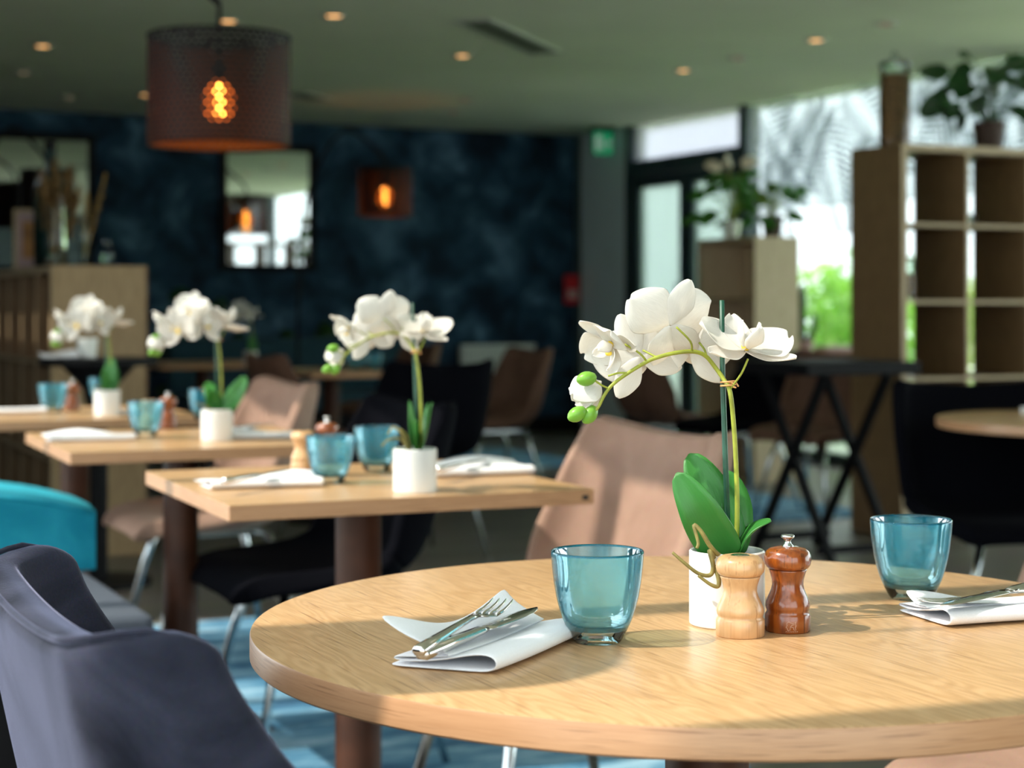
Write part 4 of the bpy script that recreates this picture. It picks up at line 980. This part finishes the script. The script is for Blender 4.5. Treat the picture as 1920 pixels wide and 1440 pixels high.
# ------------------------------------------------------------------ lamps
def shade_lamp(c, r, z0, z1, label, base, peak, hub_h=0.10, lit=True):
    """arc floor lamp: base on the floor, bowed arm, drum shade hanging from its end"""
    t = thing('arc_lamp', label, 'lamp', (c.x, c.y, 0), 0, 'arc lamps with pierced drum shades')
    bx = Vector((base[0] - c.x, base[1] - c.y, 0))
    prof = [(r, z0 + (z1 - z0) * k / 20) for k in range(21)]
    sh = obj('lamp_shade', lathe(BM(), prof, 96, uv=True), M['shade'], t, True, autosmooth='keep')
    for zz in (z0, z1):
        obj('shade_ring', tube(BM(), [(r * math.cos(2 * PI * k / 64), r * math.sin(2 * PI * k / 64), zz) for k in range(65)], 0.005, 6, cap=False), M['black'], sh)
    bm = BM()
    for k in range(3):
        a = 2 * PI * k / 3; tube(bm, [(0, 0, z1 - 0.02), (r * math.cos(a), r * math.sin(a), z1 - 0.004)], 0.004, 6)
    obj('spider', bm, M['black'], sh)
    zc = (z0 + z1) / 2 - 0.02
    bu = obj('bulb', lathe(BM(), [(0, zc - 0.085), (0.026, zc - 0.080), (0.046, zc - 0.062), (0.056, zc - 0.030), (0.054, zc), (0.042, zc + 0.030), (0.022, zc + 0.052), (0.014, zc + 0.06)], 28), M['bulbglass'] if lit else M['jarglass'], t, True)
    obj('filament', tube(BM(), [(0.008 * math.cos(k * 1.3), 0.008 * math.sin(k * 1.3), zc - 0.060 + 0.0045 * k) for k in range(24)], 0.010 if lit else 0.003, 6), M['bulb'] if lit else M['chrome'], bu, True)
    obj('socket', lathe(BM(), [(0.018, zc + 0.06), (0.02, zc + 0.1), (0.012, zc + 0.12), (0.008, z1 - 0.02), (0.008, z1 + hub_h)], 16), M['black'], t, True)
    p1 = Vector((0, 0, z1 + hub_h)); mid = bx * 0.5 + Vector((0, 0, peak)); b1 = bx + Vector((0, 0, 1.2)); b0 = bx + Vector((0, 0, 0.05))
    pts = spline([p1, bx * 0.12 + Vector((0, 0, z1 + hub_h + (peak - z1 - hub_h) * 0.45)), mid, bx * 0.88 + Vector((0, 0, peak * 0.82)), b1, b0], 8)
    obj('arm', tube(BM(), pts, 0.011, 10), M['black'], t, True)
    obj('foot', lathe(BM(), [(0, 0), (0.17, 0), (0.17, 0.03), (0.16, 0.045), (0.02, 0.055), (0, 0.055)], 32, bx.x, bx.y), M['black'], t, autosmooth=0.6)
    if not lit: return t
    li = bpy.data.lights.new('bulb_light', 'POINT'); li.energy = 1.1 if r > 0.2 else 0.6; li.color = (1, 0.42, 0.12); li.shadow_soft_size = 0.035
    lo = bpy.data.objects.new('bulb_light', li); C.objects.link(lo); lo.parent = t; lo.location = (0, 0, zc - 0.10)
    return t
d = 6.2
shade_lamp(Vector((X(411, d), d, 0)), 0.249, Zh(273, d), Zh(70, d), 'large dark pierced drum lamp with glowing bulb at upper left', (-2.55, 6.0), 2.36, 0.12)
d = 12.5; sl = Vector((X(722, d), d, 0))
shade_lamp(sl, 0.19, Zh(405, d), Zh(315, d), 'small dark drum lamp glowing orange before the blue wall', (X(560, 12.3), 12.3), 2.30, 0.05)
d = 12.5; sl = Vector((X(88, d), d, 0))
shade_lamp(sl, 0.19, Zh(412, d), Zh(320, d), 'dark drum arc lamp half hidden behind the dried pampas at left', (X(-60, 11.9), 11.9), 2.30, 0.05, False)
# unseen lamp-shaped blocker, made up to cast the soft shadow on the table top
pc = Vector((-0.085, 1.60, 0.75)) - SD * (1.02 / math.sin(SEL))
t = thing('shadow_caster', 'unseen lamp-shaped shadow caster added beside the veranda, left of the round table', 'lamp', (pc.x, pc.y, 0), 0)
obj('lamp_shade', lathe(BM(), [(0.165, 1.72), (0.165, 1.80), (0.06, 1.86), (0.03, 1.90)], 48), M['black'], t, autosmooth=0.7)
obj('cord', tube(BM(), [(0, 0, 1.88), (0, 0, 2.59)], 0.004, 6), M['black'], t)
obj('socket', lathe(BM(), [(0, 1.80), (0.025, 1.80), (0.025, 1.89), (0, 1.89)], 16), M['black'], t)

# ------------------------------------------------------------------ shelf units
def shelf_unit(corner, rz, cols, rows, pw, ph, dep, label, mat_p=None, open_back=True, end=None):
    """open cube shelf: local x along the front, y into depth, origin at the front left floor corner"""
    t = thing('shelf_unit', label, 'shelf', (corner.x, corner.y, 0), rz, 'open cube shelving units'); e = 0.032
    Lx, H = cols * pw + e, rows * ph + e; mp = mat_p or M['panel']
    def piece(name, x0, x1, z0, z1):
        o = rbox(name, mp, t, x0, x1, 0.004, dep, z0, z1, 0.001, 1)
        obj('edge_strip', box(BM(), x0, x1, 0.0, 0.004, z0, z1), M['panel_pale'], o)
        return o
    piece('side_panel', 0, e, 0, H); sp_ = piece('side_panel', Lx - e, Lx, 0, H)
    if end: sp_.data.materials[0] = end
    piece('top_panel', e, Lx - e, H - e, H); piece('bottom_panel', e, Lx - e, 0, e)
    for c in range(1, cols): piece('divider', c * pw + 0.008, c * pw + 0.024, e, H - e)
    for c in range(cols):
        xa = e if c == 0 else c * pw + 0.024; xb = (c + 1) * pw + 0.008 if c < cols - 1 else Lx - e
        for r in range(1, rows): piece('shelf_board', xa, xb, r * ph + 0.008, r * ph + 0.024)
    if not open_back: rbox('back_panel', mp, t, 0.0, Lx, dep, dep + 0.008, 0, H, 0)
    return t
dB = 8.08; cB = Vector((X(1691, dB), dB, 0))
HB = Zh(268, dB); PH = (HB - 0.032) / 5
shelf_unit(cB, TH, 5, 5, 0.365, PH, 0.39, 'tall open oak cube shelf on the right with jar and plant on top')
# small shelf by the door: open side towards the left, end panel to the camera
dS = 10.6; cS = Vector((X(1415, dS), dS, 0)); HS = Zh(443, dS); ps = (HS - 0.032) / 4
e2 = 0.66
shelf_unit(cS + W * e2, TH - PI / 2, 1, 4, e2 - 0.032, ps, 0.31, 'small oak shelf by the glass door with plants on top', M['panel_light'], open_back=False)
dL = 7.4; cL = Vector((X(96, dL), dL, 0)); HL = Zh(497, dL); pL = (HL - 0.032) / 3
shelf_unit(cL + W * 1.43, TH - PI / 2, 4, 3, (1.43 - 0.032) / 4, pL, 0.40, 'low oak shelf unit at left holding bottles, dried flowers on top', M['panel'], open_back=False, end=M['panel_lit'])  # near end panel painted lighter, as the side that catches light

pf = cL + W * 1.20 + U * 0.12
t = thing('picture_frame', 'small framed orange print standing on low shelf at left edge', 'picture', (pf.x, pf.y, HL), 0.05)
hP = Zh(392, pf.y) - HL; xo = 0.0
bm = BM(); box(bm, xo - .075, xo - .06, 0, .02, 0, hP); box(bm, xo + .06, xo + .075, 0, .02, 0, hP); box(bm, xo - .06, xo + .06, 0, .02, 0, .015); box(bm, xo - .06, xo + .06, 0, .02, hP - .015, hP)
obj('frame', bm, M['panel_pale'], t)
rbox('mat_board', M['pinkcloth'], t, xo - .06, xo + .06, 0.006, 0.018, 0.015, hP - .015, 0); rbox('print', M['picture'], t, xo - .032, xo + .032, 0.004, 0.0058, 0.06, hP - .06, 0)
# things on the tall shelf
def ru(c, u_, w_, z): p = c + U * u_ + W * w_; return Vector((p.x, p.y, z))
def jar(at, r, h, fill, label, lid=True):
    t = thing('storage_jar', label, 'jar', at, 0, 'glass storage jars')
    obj('jar_glass', lathe(BM(), [(0, 0.0), (r, 0.0), (r, h * 0.92), (r * 0.92, h * 0.94), (r * 0.92, h)], 40), M['jarglass'], t, autosmooth=0.7)
    obj('filling', lathe(BM(), [(0, 0.006), (r - 0.004, 0.006), (r - 0.004, h * fill), (r * 0.5, h * fill + 0.01), (0, h * fill + 0.008)], 32), M['grain'], t, autosmooth=0.7)
    if lid:
        obj('lid', lathe(BM(), [(0, h), (r * 1.02, h), (r * 1.02, h + 0.015), (r * 0.7, h + 0.03), (r * 0.2, h + 0.035), (0, h + .035)], 32), M['jarglass'], t, autosmooth=0.7)
        obj('lid_knob', ball(BM(), Vector((0, 0, h + 0.052)), 0.018), M['jarglass'], t, True)
    return t
jar(ru(cB, 0.06, 0.13, HB), 0.072, 0.37, 0.88, 'tall glass jar of brown pasta on top of the tall shelf')
jar(ru(cB, 0.105, 0.12, 2 * 0 + 3 * PH + 0.024), 0.055, 0.17, 0.7, 'glass jar of dark beans on middle board of the tall shelf', True)
t = thing('glass_bowl', 'small clear glass bowl on upper board of the tall shelf', 'bowl', ru(cB, 0.46, 0.10, 4 * PH + 0.024), 0)
obj('bowl', lathe(BM(), [(0, 0), (0.03, 0.0), (0.05, 0.03), (0.055, 0.05), (0.052, 0.05), (0.046, 0.03), (0.0, 0.008)], 32), M['jarglass'], t, True)
obj('stopper', ball(BM(), Vector((0, 0, 0.02)), 0.012), M['chrome'], t, True)

# leafy plants ----------------------------------------------------------------------
def heart(par, base, d, n, L, Wd, m, name='leaf'):
    return leaf(par, [base, base + d * L * 0.5 + n * L * 0.06, base + d * L - n * L * 0.10], Wd, n, m, 0.15, name)
def leafy(name, label, at, r, h, nl, L, m, seed, potm=None, potr=0.06, poth=0.10, flowers=0, droop=0.3, spread=(1, 1)):
    r2 = random.Random(seed); t = thing(name, label, 'plant', at, 0, 'leafy pot plants')
    if poth: obj('pot', lathe(BM(), [(0, 0), (potr * 0.75, 0), (potr, poth), (potr * 0.9, poth), (potr * 0.85, poth * 0.85), (0, poth * 0.85)], 28), potm or M['claypot'], t, autosmooth=0.7)
    for i in range(nl):
        az = r2.uniform(0, 2 * PI); el = r2.uniform(-droop, 1.2); rad = r * r2.uniform(0.35, 1.0)
        tip = Vector((math.cos(az) * math.cos(el) * rad * spread[0], math.sin(az) * math.cos(el) * rad * spread[1], poth + (h * (0.25 + 0.75 * math.sin(max(el, -0.6))) * r2.uniform(0.6, 1.0))))
        b0 = Vector((r2.uniform(-.2, .2) * potr, r2.uniform(-.2, .2) * potr, poth * 0.9))
        st = obj('stalk', tube(BM(), spline([b0, (b0 + tip) / 2 + Vector((0, 0, h * 0.15)), tip], 4), 0.003, 5), M['stem'] if m is M['midleaf'] else m, t, True)
        dd = Vector((math.cos(az + r2.uniform(-.6, .6)), math.sin(az + r2.uniform(-.6, .6)), r2.uniform(-0.9, 0.4))).normalized()
        nn = Vector((r2.uniform(-.5, .5), -0.8, r2.uniform(0.2, 1)))
        ll = L * r2.uniform(0.7, 1.15); heart(st, tip, dd, nn, ll, ll * 0.72, m)
    for i in range(flowers):
        az = r2.uniform(0, 2 * PI); tip = Vector((math.cos(az) * r * 0.35, math.sin(az) * r * 0.35, poth + h * r2.uniform(0.9, 1.15)))
        st = obj('stalk', tube(BM(), [Vector((0, 0, poth * .9)), tip], 0.003, 5), M['stem'], t, True)
        heart(st, tip, Vector((math.cos(az), math.sin(az), 0.5)).normalized(), Vector((0, -1, .5)), L * 0.8, L * 0.6, M['cream'], 'flower_spathe')
    return t
leafy('potted_anthurium', 'green anthurium with cream flowers on the small shelf by the door', ru(cS, 0.10, 0.42, HS), 0.20, 0.34, 22, 0.13, M['midleaf'], 11, M['white'], 0.06, 0.11, 6)
leafy('potted_ivy', 'trailing green plant in dark pot on right of the small shelf', ru(cS, 0.16, 0.05, HS), 0.17, 0.26, 20, 0.11, M['midleaf'], 12, M['claypot'], 0.07, 0.13, 0, 0.9)
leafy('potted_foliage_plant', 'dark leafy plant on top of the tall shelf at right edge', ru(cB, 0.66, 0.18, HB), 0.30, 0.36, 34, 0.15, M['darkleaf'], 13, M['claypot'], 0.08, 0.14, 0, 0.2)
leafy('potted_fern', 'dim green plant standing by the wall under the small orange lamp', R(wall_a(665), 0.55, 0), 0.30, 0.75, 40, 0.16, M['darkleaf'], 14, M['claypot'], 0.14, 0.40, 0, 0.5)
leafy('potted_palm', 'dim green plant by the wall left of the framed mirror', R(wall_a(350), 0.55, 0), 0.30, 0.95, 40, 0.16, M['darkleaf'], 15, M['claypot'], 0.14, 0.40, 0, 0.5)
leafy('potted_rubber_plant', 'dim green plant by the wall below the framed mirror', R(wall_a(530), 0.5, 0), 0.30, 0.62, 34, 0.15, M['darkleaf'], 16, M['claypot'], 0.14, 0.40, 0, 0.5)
# cactus
ct = Vector((X(1500, 12.0), 11.95, TZ))
t = thing('potted_cactus', 'dark green cactus in mauve pot before the bright green window', 'cactus', ct, 0)
obj('pot', lathe(BM(), [(0, 0), (0.07, 0), (0.09, 0.09), (0.08, 0.09), (0.075, 0.08), (0, 0.08)], 28), M['pinkcloth'], t, autosmooth=0.7)
def cact(pts, r, par, nm):
    p = spline(pts, 5); return obj(nm, tube(BM(), p, [r * (1 if i < len(p) - 3 else (0.85, 0.6, 0.2)[i - len(p) + 3]) for i in range(len(p))], 10), M['darkleaf'], par, True)
tr = cact([(0, 0, 0.07), (0.0, 0, 0.25), (0.01, 0, 0.47)], 0.032, t, 'trunk')
cact([(0, 0, 0.24), (-0.05, 0, 0.25), (-0.06, 0, 0.33)], 0.018, t, 'side_branch'); cact([(0.03, 0, 0.07), (0.085, 0.0, 0.16), (0.095, 0, 0.28)], 0.020, t, 'side_branch')
t = tag(rbox('folded_cloth', M['pinkcloth'], None, -0.14, 0.14, -0.09, 0.09, 0, 0.05, 0.02, 3), 'mauve folded cloth on the far round table by the cactus', 'cloth')
t.location = (X(1565, 11.9), 11.8, TZ); t.rotation_euler = (0, 0, 0.3)

# black trestle stand ---------------------------------------------------------------
dT = 7.56; pT = Vector((X(1543, dT), dT, 0)); zT = Zh(676, dT)
t = thing('trestle_table', 'tall black trestle side table with crossed legs before the tall shelf', 'table', pT, TH)
rbox('tabletop', M['black'], t, -0.27, 0.31, -0.27, 0.27, zT - 0.055, zT, 0.006)
for x in (-0.155, 0.165):
    for s in (-1, 1):
        bm = BM(); bar(bm, (x + 0.012 * s, s * 0.25, zT - 0.05), (x + 0.012 * s, -s * 0.27, 0.0), 0.024, 0.042); obj('leg', bm, M['black'], t)
for s in (-1, 1):
    bm = BM(); bar(bm, (-0.19, s * 0.235, 0.055), (0.20, s * 0.235, 0.055), 0.022, 0.035); obj('stretcher', bm, M['black'], t)

# black high table at left ------------------------------------------------------------
dH = 6.75; pH = Vector((X(185, dH), dH, 0)); zH = Zh(671, dH)
t = thing('pedestal_table', 'black round pedestal table in front of low oak shelf at left', 'table', pH, 0)
obj('tabletop', lathe(BM(), [(0, zH - 0.028), (0.22, zH - 0.028), (0.226, zH - 0.014), (0.222, zH), (0, zH)], 48), M['black'], t, autosmooth=0.7)
obj('pedestal', lathe(BM(), [(0.14, zH - 0.03), (0.06, zH - 0.12), (0.035, zH - 0.25), (0.035, 0.03)], 32), M['black'], t, True)
obj('base_plate', lathe(BM(), [(0, 0), (0.2, 0), (0.2, 0.02), (0.04, 0.03), (0, .03)], 40), M['black'], t, autosmooth=0.7)
t = thing('plant_pot', 'small grey white pot on the black pedestal table', 'pot', Vector((X(160, dH), dH + 0.03, zH)), 0)
obj('pot', lathe(BM(), [(0, 0), (0.034, 0), (0.040, 0.075), (0.037, 0.075), (0.034, 0.06), (0, 0.06)], 28), M['radiator'], t, autosmooth=0.7)
obj('soil', lathe(BM(), [(0, 0.066), (0.0355, 0.065)], 24), M['soil'], t)
o = napkin(600, 900, 0.2, 'pale crumpled cloth on the black pedestal table', seed=9, sc=0.7, lift=0.02); o.location = Vector((X(112, dH), dH - 0.02, zH + 0.0005)); o.rotation_euler = (0, 0, math.radians(-70))
t = thing('small_pot', 'small white pot on round table at right picture edge', 'pot', on(1922, 776, TZ), 0)
obj('pot', lathe(BM(), [(0, 0), (0.012, 0), (0.014, 0.02), (0.012, 0.02), (0.011, 0.014), (0, 0.014)], 24), M['white'], t, autosmooth=0.7)
obj('filling', lathe(BM(), [(0, 0.016), (0.012, 0.016)], 20), M['soil'], t)

# bottles on the low shelf, dried flowers on top ----------------------------------------
def lo(t_, w_, z): p = cL + W * t_ + U * w_; return Vector((p.x, p.y, z))
cw = (1.43 - 0.032) / 4
def bottle(at, h, r, label, m=None):
    t = thing('bottle', label, 'bottle', at, 0, 'bottles in the low shelf')
    obj('body', lathe(BM(), [(0, 0), (r, 0), (r, h * 0.6), (r * 0.85, h * 0.68), (r * 0.35, h * 0.78), (r * 0.33, h * 0.95)], 24), m or M['bottle'], t, True)
    obj('cap', lathe(BM(), [(r * 0.36, h * 0.93), (r * 0.36, h), (0, h)], 16), M['black'], t, autosmooth=0.7); return t
rows_ = ['bottom', 'middle', 'upper']
for c_ in range(4):
    for j in range(2):
        r_ = 1 if j == 0 else 0
        bottle(lo(1.43 - (c_ + 0.45) * cw, 0.08 + 0.03 * j, r_ * pL + 0.0245 + (0.0085 if r_ == 0 else 0)), 0.24, 0.034, 'dark bottle in the %s row of low left shelf, compartment %s from its near end' % (rows_[r_], ('fourth', 'third', 'second', 'first')[c_]))
def vase(at, prof, m, label, name='vase'):
    t = thing(name, label, 'vase', at, 0, 'vases on the low shelf'); obj('body', lathe(BM(), prof, 32), m, t, True)
    obj('water', lathe(BM(), [(0, 0.01), (prof[1][0] * 0.85, 0.01), (prof[1][0] * 0.85, 0.05), (0, 0.05)], 20), M['jarglass'], t); return t
vase(lo(0.22, 0.06, HL), [(0, 0), (0.045, 0), (0.047, 0.10), (0.044, 0.24), (0.05, 0.27)], M['jarglass'], 'clear glass cylinder vase holding the brown pampas bunch')
vase(lo(0.10, 0.16, HL), [(0, 0), (0.022, 0), (0.022, 0.14), (0.012, 0.20), (0.014, 0.24)], M['jarglass'], 'slender clear glass vase with a wheat stalk on low shelf')
vase(lo(0.12, 0.26, HL), [(0, 0), (0.025, 0), (0.03, 0.06), (0.012, 0.09), (0.014, 0.11)], M['jarglass'], 'tiny clear bud vase near right end of low shelf')
bottle(lo(0.55, 0.10, HL), 0.57, 0.075, 'tall dark bottle rising behind the pampas on low shelf')
def plume(par, base, tip, r, m, seed, name='plume'):
    r2 = random.Random(seed); bm = BM(); base, tip = Vector(base), Vector(tip); ax = tip - base
    for i in range(260):
        k = r2.random() ** 0.8; p = base + ax * (0.35 + 0.65 * k); rr = r * math.sin(PI * min(1, 0.15 + 0.85 * k)) ** 0.6
        dv = Vector((r2.gauss(0, 1), r2.gauss(0, 1), r2.gauss(0, .6))).normalized(); q = p + dv * rr + ax.normalized() * 0.02 - Vector((0, 0, 0.02))
        sd = dv.cross(ax).normalized() * 0.004
        v = [bm.verts.new(x) for x in (p - sd, p + sd, q + sd * .5, q - sd * .5)]; bm.faces.new(v)
    o = obj(name, bm, m, par); o['kind'] = 'stuff'
    obj('stalk', tube(BM(), [base, tip], 0.003, 5), m, par)
t = thing('pampas_bunch', 'brown dried pampas plumes standing in clear glass vase at left', 'dried flowers', lo(0.22, 0.06, HL + 0.02), 0)
for i, (dx, dz) in enumerate(((-0.05, 0.40), (0.0, 0.45), (0.06, 0.42), (0.10, 0.34), (-0.02, 0.36))): plume(t, (dx * .2, 0, 0), (dx, -0.03 + 0.02 * i, dz), 0.07, M['pampas'], 40 + i)
t = thing('wheat_stalk', 'pale dried grass stalk leaning right on low shelf', 'dried flowers', lo(0.10, 0.16, HL + 0.02), 0)
plume(t, (0, 0, 0), (0.09, 0, 0.38), 0.018, M['wheat'], 50); plume(t, (0, 0, 0), (0.01, 0, 0.30), 0.03, M['wheat'], 51)

# banquette along the back wall ---------------------------------------------------------------
a0, a1 = wall_a(240), wall_a(660)
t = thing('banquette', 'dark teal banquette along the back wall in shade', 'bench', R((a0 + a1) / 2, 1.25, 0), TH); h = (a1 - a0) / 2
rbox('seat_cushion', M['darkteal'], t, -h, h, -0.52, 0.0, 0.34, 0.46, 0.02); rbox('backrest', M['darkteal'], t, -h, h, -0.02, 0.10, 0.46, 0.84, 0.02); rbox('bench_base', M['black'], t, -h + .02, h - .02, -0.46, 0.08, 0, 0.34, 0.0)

# ------------------------------------------------------------------ outside
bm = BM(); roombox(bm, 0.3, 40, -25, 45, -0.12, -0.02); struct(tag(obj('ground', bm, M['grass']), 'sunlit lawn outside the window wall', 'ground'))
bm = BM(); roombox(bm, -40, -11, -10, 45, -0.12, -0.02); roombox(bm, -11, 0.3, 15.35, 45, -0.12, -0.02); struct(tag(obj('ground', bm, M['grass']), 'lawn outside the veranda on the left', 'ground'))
def bush_mesh(seed, r, h, n, sz):
    r2 = random.Random(seed); vs_ = []; fs = []; uv = []
    blobs = [(Vector((r2.uniform(-.5, .5) * r, r2.uniform(-.5, .5) * r, h * r2.uniform(0.2, 0.75))), r * r2.uniform(0.4, 0.65)) for _ in range(9)]
    for i in range(n):
        c, br = r2.choice(blobs); dv = Vector((r2.gauss(0, 1), r2.gauss(0, 1), r2.gauss(0, 1))).normalized()
        p = c + dv * br * r2.uniform(0.75, 1.05)
        if p.z < 0.02: p.z = r2.uniform(0.02, 0.3)
        a = dv.cross(Vector((r2.gauss(0, 1), r2.gauss(0, 1), r2.gauss(0, 1)))).normalized(); b = (dv * 0.5 + a.cross(dv)).normalized(); s = sz * r2.uniform(0.6, 1.2)
        k = len(vs_); vs_ += [p - a * s * .5, p + b * s * .35, p + a * s * .5, p - b * s * .35]; fs.append((k, k + 1, k + 2, k + 3))
    me = bpy.data.meshes.new('foliage'); me.from_pydata([tuple(v) for v in vs_], [], fs); return me
bl = [(1.8, 1.7, 0.8, 1.6, 'bush', 'sunlit green bush outside the window, left of the small shelf plants'), (2.0, 3.3, 0.7, 2.0, 'bush2', 'yellow green bush outside the window, directly behind the cactus'), (2.2, 4.75, 0.7, 2.1, 'bush', 'green bush outside the window, seen left of the tall shelf'),
      (2.2, 6.2, 0.7, 2.1, 'bush', 'tall green bush outside the window behind tall shelf compartments'), (2.2, 7.7, 0.7, 1.8, 'bush2', 'yellow green bush outside behind the right of tall shelf'), (4.3, 3.9, 1.0, 2.6, 'bush', 'tall bright green bush further outside between the shelves'), (4.2, 1.6, 1.0, 1.8, 'bush2', 'pale green bush further outside, left')]
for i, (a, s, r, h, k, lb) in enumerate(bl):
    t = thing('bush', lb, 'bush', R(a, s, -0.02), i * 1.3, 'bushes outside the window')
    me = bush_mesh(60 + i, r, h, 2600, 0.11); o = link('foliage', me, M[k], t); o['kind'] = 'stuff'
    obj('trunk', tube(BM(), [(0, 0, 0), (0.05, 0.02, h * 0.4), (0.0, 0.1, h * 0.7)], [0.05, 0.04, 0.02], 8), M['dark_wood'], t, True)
